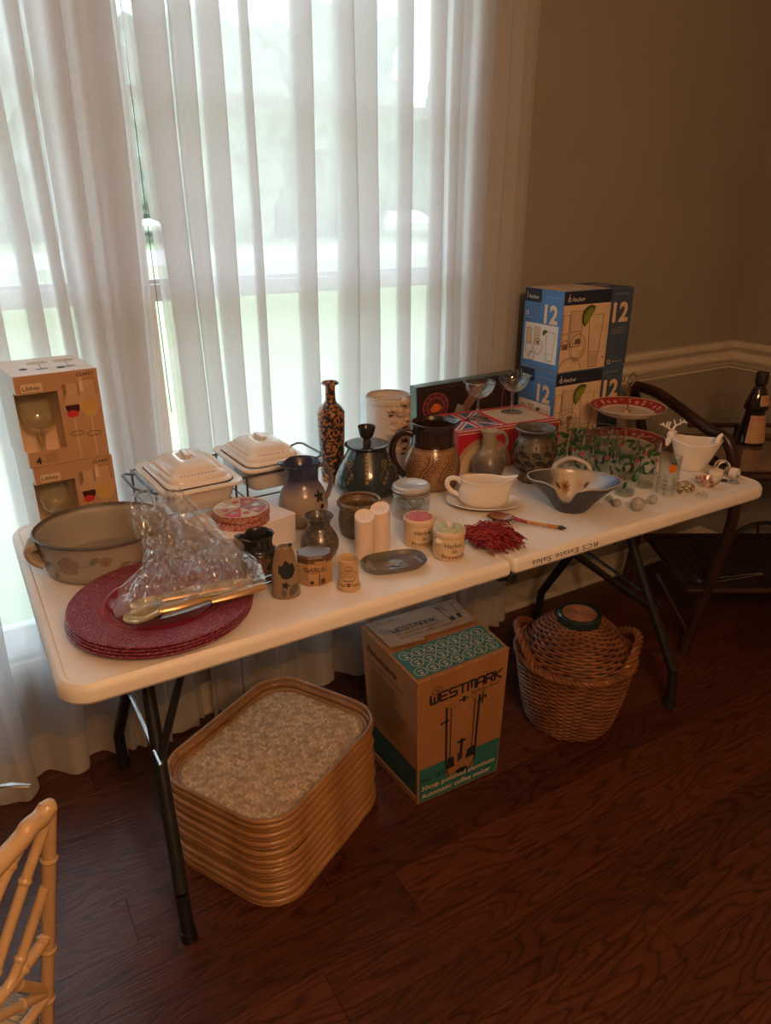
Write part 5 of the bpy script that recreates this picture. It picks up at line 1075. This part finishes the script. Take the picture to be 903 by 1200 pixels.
spots = [(.602, .175, 0, 'holly tumbler nearest the white reindeer bowl, in the front row'), (.512, .160, 50, 'holly tumbler at the front, close behind the frosted knife rest'), (.604, .250, 110, 'holly tumbler directly behind the front right one'),
         (.527, .250, 200, 'holly tumbler in the middle of the cluster'), (.511, .326, 260, 'holly tumbler above the handle of the blue bowl'), (.596, .333, 310, 'holly tumbler at the back right of the cluster, before the plate stand'),
         (.505, .418, 20, 'holly tumbler farthest left, just right of the pierced vase'), (.577, .412, 80, 'holly tumbler at the very back, against the blue carton')]
for i, (x, y, rz, lab) in enumerate(spots):
    if i == 0: g0.location = (x, y, T); g0['label'] = lab
    else: copy_tree(g0, (x, y, T), rz, lab)
# tiered stand
t = thing('tiered_stand', 'two-tier plate stand with red lettered rims and a brass loop handle', 'stand', (.786, .418, T), 0)
SR = flat('stand_red', (.33, .022, .028))
def splate(z, r_, name):
    MB().lathe(sm([(.004, z), (r_*.55, z), (r_*.72, z+.003), (r_*.98, z+.022), (r_, z+.024)], 3)+sm([(r_, z+.025), (r_*.98, z+.0245), (r_*.72, z+.006), (r_*.55, z+.003), (.004, z+.003)], 3), 64).build(name, mat('stand_cream', (.66, .56, .46), (.60, .50, .40), .25, 30, coat=.4), t)
    p = Print(lambda x, y, h: ((y)*cos(x), (y)*sin(x), z+.0062+(y-r_*.72)/(r_*.26)*.0185+h+.0006)); n = 60
    for i in range(n): p.poly([(2*PI*i/n, r_*.73), (2*PI*(i+1)/n, r_*.73), (2*PI*(i+1)/n, r_*.97), (2*PI*i/n, r_*.97)][::-1], SR, 1)
    s_ = ''
    for i, ch in enumerate('o*cs0*8oo*5o2*o8c*o0*so*8c'):
        a = PI/2+1.5-2*PI*i/26; V, F = text_geo(ch, .02)
        if V: p.mb.add([p.fn(a-(v[0]-.3)*.016/r_*1.6, r_*.78+v[1]*.022, .0006) for v in V], [f[::-1] for f in F], p.ci('cream'))
    p.build(t, 'painted_rim', 'red rim with cream lettering')
splate(.016, .130, 'lower_plate'); splate(.122, .112, 'upper_plate')
MB().lathe([(.0005, 0), (.045, 0), (.045, .004), (.03, .0155), (.0005, .0155)], 32).build('foot', M_CREAM, t)
MB().tube([(0, 0, .015), (0, 0, .205)], .0025, 8).tube([(.004, 0, .204), (0, -.0, .207), (-.020, .0, .222), (-.017, .0, .235), (.006, .0, .246), (.024, .0, .232), (.012, .0, .214), (.001, 0, .204)], .0022, 8).lathe([(.002, .126), (.012, .127), (.010, .131), (.004, .136), (.0005, .136)], 16).build('rod', M_GOLD, t)
# cut crystal tumbler with orange
t = thing('crystal_tumbler', 'cut crystal tumbler with an orange fruit motif, at the front edge', 'glass', (.600, .098, T), 0)
def cut(a, r, z): k = 1+.045*cos(a*12)*(1 if z < .055 else 0); return (r*k*cos(a+z*6*(z < .055)), r*k*sin(a+z*6*(z < .055)), z)
MB().lathe([(.0005, 0), (.022, 0), (.025, .004), (.026, .03), (.0255, .054), (.027, .058), (.0285, .108), (.027, .108), (.024, .058), (.022, .02), (.0005, .018)], 72, 0, cut).build('glass_body', M_GLASS, t, angle=12)
m = MB()
for k in range(28): a = k*.9; m.ball((.0262*cos(a), .0262*sin(a), .006+.0016*k), (.004, .004, .005), 6, 4)
m.build('cut_base', M_GLASSG, t, smooth=False)
p = Print(cyl(lambda z: .0275, -125), .004); p.ell(0, .082, .0105, .012, 'orange', 1, 18); leafp(p, .0, .094, .010, 30, 'green', 2); leafp(p, 0, .094, .008, 150, 'green', 2); p.build(t, 'orange_print')
# frosted knife rests
def drest(loc, rz, lab, r1, r2, sp_):
    t = thing('knife_rest', lab, 'knife rest', loc, rz); MB().ball((0, 0, r1), r1, 14, 9).ball((sp_, 0, r2), r2, 14, 9).tube([(0, 0, r1), (sp_, 0, r2)], .005, 8).build('glass_dumbbell', mat('frosted_glass', (.42, .41, .40), (.30, .30, .30), .15, 120, .4, 300), t)
drest((.450, .062, T), 8, 'frosted glass dumbbell-shaped knife rest before the holly tumblers', .0175, .0125, .068)
drest((.425, .105, T), 75, 'small frosted glass knife rest behind the larger one', .011, .009, .035)
# white reindeer bowl
t = thing('reindeer_bowl', 'white ceramic bowl shaped as a reindeer with antlered head and short tail', 'bowl', (.838, .205, T), -50); t.scale = (.84, .84, .9)
def db(a, r, z): k = max(0, z/.09); return (r*cos(a)*(1+.22*k)+.010*k*(cos(a) > 0)*cos(a), r*sin(a)*(1-.02*k), z+.012*k*k*cos(a)**2)
MB().lathe(pot([(.036, 0), (.042, .003), (.050, .025), (.058, .055), (.063, .080), (.0645, .090)], .004), 64, 0, db).build('bowl_body', M_WHITE, t)
h = MB(); h.ball((-.078, -.004, .105), (.015, .012, .019), 14, 10).ball((-.086, -.012, .088), (.0105, .010, .013), 12, 8).ball((-.088, -.016, .078), (.007, .007, .007), 10, 7); h.ball((-.068, .012, .112), (.008, .004, .006), 8, 6)
for s in (-1, 1):
    b0 = Vector((-.076, s*.006, .118)); h.tube(spline([b0, b0+Vector((s*.012-.004, s*.012, .014)), b0+Vector((s*.026-.002, s*.022, .020)), b0+Vector((s*.036, s*.026, .032))], 4), [.0045-.0002*i for i in range(13)], 8)
    for (a, b) in (((s*.012-.004, s*.012, .014), (s*.006-.006, s*.010, .034)), ((s*.024, s*.020, .019), (s*.020, s*.018, .036)), ((s*.03, s*.024, .026), (s*.044, s*.020, .024))): h.tube([b0+Vector(a), b0+Vector(b)], [.0038, .0022], 7)
h.build('reindeer_head', M_WHITE, t); MB().tube(spline([(.070, 0, .092), (.074, .004, .108), (.080, .006, .116)], 4), [.009-.0003*i for i in range(9)], 10).ball((.080, .006, .116), .0065, 10, 7).build('tail', M_WHITE, t)
# trinkets at the right end
def rose(loc, lab, r_, m_, petals=26):
    t = thing('rose_ornament', lab, 'ornament', loc, 0); m = MB(); q = random.Random(9)
    for k in range(petals): f = k/petals; a = k*2.4; m.ball((r_*f*cos(a), r_*f*sin(a), r_*.75*(1-f*.7)+.003), (r_*.26, r_*.26, r_*.12), 7, 4)
    for k in range(12): a = 2*PI*k/12; m.ball((r_*cos(a), r_*sin(a), r_*.2), (r_*.14,)*3, 7, 5)
    m.build('petals', m_, t, smooth=False); return t
M_GCR = mat('gold_crystal', (.80, .66, .42), (.45, .30, .14), .1, 130, metal=.8)
t = rose((.676, .098, T), 'glittering gold crystal rose in front of the reindeer bowl', .026, M_GCR)
MB().tube(spline([(-.02, 0, .004), (-.035, -.01, .006), (-.042, -.022, .004)], 4), .003, 6).build('stem', M_GCR, t)
t = rose((.672, .040, T), 'tiny clear crystal flower nearest the table edge', .014, M_GLASSG, 14)
t = thing('trinket_dish', 'small oval dish painted with pink roses, right of the gold rose', 'dish', (.748, .082, T), -40)
MB().lathe(pot([(.014, 0), (.016, .002), (.024, .012), (.029, .022), (.030, .024)], .002), 40, 0, lambda a, r, z: (r*1.15*cos(a), r*.85*sin(a), z)).build('dish_body', mat('rose_china', (.60, .50, .40), (.30, .10, .09), .2, 70, lo=.5, hi=.6, coat=.4), t)
t = thing('thread_spool', 'short cream ceramic cylinder lying between dish and reindeer bowl', 'cylinder', (.818, .108, T), -50)
MB().lathe(sm([(.0005, 0), (.017, 0), (.0185, .003), (.0185, .022), (.017, .026), (.0005, .026)], 1), 32).build('cylinder_body', M_CREAM, t); MB().box(.012, .030, -.018, -.010, 0, .007).build('foot', K['black'], t, smooth=False)
def nring(loc, rz, lab, r_=.020):
    t = thing('napkin_ring', lab, 'napkin ring', loc, rz, None); m = MB().lathe([(r_*.78, -.011), (r_, -.010), (r_*1.04, 0), (r_, .010), (r_*.78, .011), (r_*.76, 0), (r_*.78, -.011)], 36)
    m.v = [(x, z, y+r_*1.04) for x, y, z in m.v]; m.build('ring_body', mat('ring_china', (.72, .66, .58), (.10, .13, .12), .2, 90, lo=.55, hi=.6, coat=.4), t); return t
nring((.872, .128, T), -35, 'white china napkin ring with dark flowers, standing on edge'); nring((.868, .085, T), 10, 'smaller patterned napkin ring nearest the corner of the table', .015)
rose((.835, .062, T), 'dark beaded ornament beside the napkin rings', .013, mat('dark_beads', (.10, .10, .09), (.4, .38, .33), .2, 150), 18)

# ------------------------------------------------------------ rattan trolley in the corner (turned 31 degrees)
AZ = .5392
def tl(u, v, z): return Vector((u, v, z))
t = thing('rattan_trolley', 'dark rattan serving trolley with woven shelf and large spoked wheels, in the corner', 'trolley', (-.9564, -1.0585, 0), 0)
# local frame: x right across the trolley, y towards the corner
ou_ = Vector((cos(AZ), -sin(AZ), 0)); ov_ = Vector((sin(AZ), cos(AZ), 0)); base = Vector((-.9564, -1.0585, 0))+ou_*1.3+ov_*2.38
t.location = base; t.rotation_euler = (0, 0, -AZ)
def q3(u, v, z): return (u-1.3, v-2.38, z)
UR = 1.60
for nm_, P in (('leg', [(1.045, 2.159, .003), (1.085, 2.16, .25), (1.125, 2.16, .50), (1.105, 2.165, .66), (1.075, 2.19, .765), (1.03, 2.25, .79), (.945, 2.42, .85), (.905, 2.50, .862), (.885, 2.56, .855), (.905, 2.595, .82), (.93, 2.60, .75), (1.0, 2.60, .50), (.99, 2.60, .25), (.965, 2.60, .003)]),):
    MB().tube(spline([q3(*p_) for p_ in P], 6), .0185, 10).build('bent_frame', M_DRATTAN, t)
for v in (2.16, 2.60):
    MB().tube(spline([q3(UR, v, .16), q3(UR, v, .40), q3(UR+.0, v, .68)], 5), .014, 10).build('leg', M_DRATTAN, t)
    for z, a0 in ((.248, 1.02), (.655, 1.10)): MB().tube([q3(a0, v, z), q3(UR, v, z)], .012, 10).build('rail', M_DRATTAN, t)
for z, a0 in ((.248, 1.03), (.655, 1.09)):
    for u in (a0, UR): MB().tube([q3(u, 2.16, z), q3(u, 2.60, z)], .012, 10).build('rail', M_DRATTAN, t)
MB().tube([q3(1.045, 2.162, .09), q3(1.13, 2.20, .24)], .007, 8).tube([q3(1.05, 2.162, .08), q3(.965, 2.30, .24)], .007, 8).build('brace', M_DRATTAN, t)
m = MB(); M_DW = mat('dark_weave', (.016, .009, .007), (.035, .018, .012), .4, 60, island=.4)
for i in range(44):
    v = 2.175+.0098*i; u = 1.03
    while u < UR-.02:
        m.hexa([q3(u, v, .254), q3(u+.03, v, .254), q3(u+.03, v+.008, .254), q3(u, v+.008, .254), q3(u+.003, v, .2585), q3(u+.027, v, .2585), q3(u+.027, v+.008, .2585), q3(u+.003, v+.008, .2585)]); u += .032
m.build('woven_shelf', M_DW, t, smooth=False, kind='stuff')
MB().box(1.11-1.3, UR-.01-1.3, 2.175-2.38, 2.585-2.38, .668, .673).build('glass_top', mat('top_panel', (.16, .11, .08), (.12, .08, .055), .1, 8, coat=.5), t, smooth=False)
m = MB()
for i in range(30): v = 2.18+.0137*i; m.box(1.115-1.3, UR-.015-1.3, v-2.38, v+.011-2.38, .660, .6675)
m.build('top_slats', M_DRATTAN, t, smooth=False, kind='stuff')
MB().tube([q3(1.12, 2.60, .70), q3(UR, 2.60, .70)], .009, 8).tube([q3(1.3, 2.60, .66), q3(1.3, 2.60, .70)], .007, 8).build('gallery_rail', M_DRATTAN, t)
for v in (2.628, ):
    wh = MB().tube([(.2+.142*cos(2*PI*i/40), v-2.38, .152+.142*sin(2*PI*i/40)) for i in range(40)], .0085, 8, True).build('wheel', M_BLACK, t)
    for k in range(8): a = 2*PI*k/8+.2; MB().tube([(.2+.012*cos(a), v-2.38, .152+.012*sin(a)), (.2+.138*cos(a), v-2.38, .152+.138*sin(a))], .005, 6).build('spoke', M_BLACK, wh)
    MB().tube([(.2, v-2.40, .152), (.2, v-2.36, .152)], .016, 12).build('hub', M_BLACK, wh)
b0 = base
def tw(u, v, z): return base+ou_*(u-1.3)+ov_*(v-2.38)+Vector((0, 0, z))
# tongs on the shelf
t = thing('serving_tongs', 'silver serving tongs lying on the dark woven trolley shelf', 'tongs', tw(1.10, 2.20, .2590), -18)
MB().tube([(0, .006, .004), (.06, .010, .006), (.22, .002, .008)], .0025, 8).tube([(0, -.008, .004), (.06, -.012, .005), (.22, -.002, .006)], .0025, 8).build('arms', M_STEEL, t)
m = MB()
for k in range(5): m.tube(spline([(.0, -.008+.004*k, .004), (-.02, -.016+.008*k, .010), (-.034, -.012+.006*k, .003)], 3), .0015, 6)
m.build('claws', M_STEEL, t)
# liqueur bottle
t = thing('liqueur_bottle', 'dark brown monk-shaped liqueur bottle with tan labels, standing on the trolley', 'bottle', tw(1.285, 2.46, .6735), math.degrees(-AZ))
pf = [(.044, 0), (.048, .004), (.047, .02), (.038, .085), (.033, .118), (.034, .122), (.041, .128), (.041, .137), (.035, .165), (.024, .195), (.018, .205), (.018, .215)]
MB().lathe(pot(pf, .003), 40, 0, lambda a, r, z: (r*cos(a), r*sin(a)*.85, z)).build('bottle_body', mat('brown_glass', (.012, .006, .006), (.02, .010, .008), .1, 10, coat=.6), t)
MB().lathe([(.0005, .214), (.0195, .214), (.0205, .217), (.0205, .250), (.019, .253), (.0005, .253)], 28).build('cap', K['black'], t)
rf = prof_r(pf); p = Print(lambda x, y, h: ((rf(y)+h+.001)*cos(R(-82)+x/.035), (rf(y)+h+.001)*.85*sin(R(-82)+x/.035), y), .006)
for (x0, x1, y0, y1, tp) in ((-.030, .034, .012, .108, .004), (-.010, .026, .142, .178, -.002)):
    n = 6
    for i in range(n):
        for j in range(3): a = x0+(x1-x0)*i/n; b = x0+(x1-x0)*(i+1)/n; c = y0+(y1-y0)*j/3; d = y0+(y1-y0)*(j+1)/3; p.poly([(a, c), (b, c), (b, d), (a, d)], 'tan', 1)
p.text('Liqueur', .002, .092, .013, 'red', 2, .01, align='C', width=.05)
for k in range(6): p.line([(-.018, .080-.011*k), (.022, .080-.011*k)], .002, 'gold', 2)
p.ell(.010, .163, .006, .009, 'orange', 2, 10); p.build(t, 'labels')

# ------------------------------------------------------------ bamboo chair at the lower left
T0 = Vector((-.9600, -.2970, .797)); DN = Vector((-.060, 0, -.35)).normalized(); SD = Vector((-.76, -.65, 0)).normalized()
t = thing('bamboo_chair', 'carved bamboo-style chair with lattice back and woven cushion, cut off at lower left', 'chair', (-1.05, -.2955, 0), 0); co = Vector(t.location)
NRM = Vector((-.65, .76, 0)).normalized()
def bk(a, b, o=0): return T0+SD*a+DN*b-co+NRM*o      # a along the crest, b down the back
BW = .40
def bambo(P, r_, name, nodes=(), par=None):
    P = [Vector(x) for x in P]; m = MB(); S = spline(P, 8); m.tube(S, r_, 12)
    ln = len(S)-1
    for f in nodes:
        i = int(f*ln); d = (S[min(i+1, ln)]-S[max(i-1, 0)]).normalized(); c = S[i]; m.tube([c-d*.004, c-d*.0015, c, c+d*.0015, c+d*.004], [r_*1.0, r_*1.17, r_*1.25, r_*1.17, r_*1.0], 12)
    return m.build(name, M_BAMBOO, par or t)
def floorpt(p_, q_): return Vector((q_[0], q_[1], 0))
for s, a in ((0, 0), (1, BW)):
    top = bk(a, .004); mid = bk(a, .36); fo = Vector((mid.x, mid.y, 0))-NRM*.10; fo.z = .002
    bambo([top, bk(a, .2), mid, mid+Vector((0, 0, -.1)), fo], .0085, 'back_leg', (.12, .3, .42, .6, .8))
    ft = mid+NRM*.40; ft.z = .44; bambo([ft, Vector((ft.x, ft.y, .002))], .009, 'front_leg', (.2, .5, .8))
CP = spline([bk(-.003, -.006), bk(.002, .001), bk(.010, .0055), bk(.018, .0065), bk(.026, .0045), bk(.034, .004), bk(.046, .009), bk(.10, .012), bk(.2, .012), bk(.30, .012), bk(.354, .009), bk(.366, .004), bk(.374, .0045), bk(.382, .0065), bk(.390, .0055), bk(.398, .001), bk(.403, -.006)], 5)
MB().tube(CP, [min(.0115, .003+.0026*min(i, len(CP)-1-i)**.75) for i in range(len(CP))], 14).build('crest_rail', M_BAMBOO, t)
bambo([bk(0, .195), bk(.06, .205), bk(BW-.06, .205), bk(BW, .195)], .0075, 'lower_rail', (.1, .3, .5, .7, .9))
bambo([bk(0, .30), bk(BW, .30)], .007, 'seat_rail', (.2, .5, .8))
for P_, nd in (([(0.006, .022), (.05, .095), (.105, .20)], (.42, .85)), ([(.006, .115), (.05, .19), (.07, .205)], (.45,)), ([(.04, .012), (.085, .06), (.17, .20)], (.3, .7)), ([(.006, .285), (.05, .22), (.06, .205)], (.5,)),
               ([(BW-.006, .022), (BW-.05, .095), (BW-.105, .20)], (.42, .85)), ([(BW-.006, .115), (BW-.07, .205)], (.45,)), ([(BW-.04, .012), (BW-.17, .20)], (.3, .7)), ([(.006, .290), (.11, .21)], (.4,)), ([(BW-.006, .290), (BW-.11, .21)], (.4,))):
    bambo([bk(a, b) for a, b in P_], .0066, 'lattice_stick', nd)
m0 = bk(0, .36); cz = .435-m0.z
def seatpt(a, b, z): v = bk(a, .345)+NRM*b; v.z = z; return v
for a0, b0_, a1, b1 in ((0, .41, BW, .41), (0, 0, 0, .41), (BW, 0, BW, .41)): bambo([seatpt(a0, b0_, .425), seatpt(a1, b1, .425)], .009, 'seat_frame', (.3, .7))
P0 = srect(BW+.02, .40, .03, 0, 0, 0, 5); rg = []
for ins, z in ((.010, .437), (0, .445), (0, .468), (.008, .478), (.03, .482)):
    w_ = [(x*(1-ins/.2), y*(1-ins/.2)) for x, y, _ in P0]; rg.append([tuple(seatpt(BW/2-x, .21+y, z)) for x, y in w_])
def cushion_mat():
    m = mat('woven_cushion', (.55, .46, .36), (.48, .39, .30), .85, 30); N = m.node_tree.nodes; L = m.node_tree.links
    wv = N.new('ShaderNodeTexWave'); wv.inputs['Scale'].default_value = 55; wv.inputs['Distortion'].default_value = 1.5; wv.bands_direction = 'DIAGONAL'; L.new(N['Texture Coordinate'].outputs['Object'], wv.inputs['Vector'])
    bp = N.new('ShaderNodeBump'); bp.inputs['Strength'].default_value = .9; bp.inputs['Distance'].default_value = .004; L.new(wv.outputs['Fac'], bp.inputs['Height']); L.new(bp.outputs[0], N['Principled BSDF'].inputs['Normal']); return m
cu = stackrings(MB(), rg).build('cushion', cushion_mat(), t, angle=60)
# dining table edge and fork handle at the far left
M_DT = mat('dining_wood', (.16, .07, .035), (.11, .045, .022), .3, 8, stretch=(6, 1, 1))
t = thing('dining_table', 'round dark wooden dining table just beyond the left edge of the picture', 'table', (-1.76, -.08, 0))
MB().lathe([(.0005, .722), (.645, .722), (.658, .728), (.66, .74), (.653, .7485), (.0005, .7485)], 64).build('tabletop', M_DT, t)
MB().lathe(sm([(.0005, .03), (.16, .03), (.15, .06), (.06, .09), (.04, .2), (.055, .4), (.045, .6), (.10, .7), (.12, .7215)], 3), 32).build('pedestal', M_DT, t)
MB().lathe([(.0005, .001), (.19, .001), (.20, .015), (.16, .032), (.0005, .034)], 32).build('foot', M_DT, t)
t = thing('silver_fork', 'silver fork whose ornate handle reaches over the chair from the left', 'fork', (-.976, -.203, .757), 156)
strip([(0, 0, .001), (.022, .001, .0045), (.05, 0, .002), (.10, 0, -.001), (.14, 0, .0)], [.007, .010, .0065, .010, .012], [.002, .0025, .003, .003, .002]).build('handle', M_STEEL, t)
m = MB()
for k in range(4): m.tube([(.138, -.006+.004*k, 0), (.165, -.0075+.005*k, -.003), (.195, -.0075+.005*k, 0)], .0013, 6)
m.build('tines', M_STEEL, t)
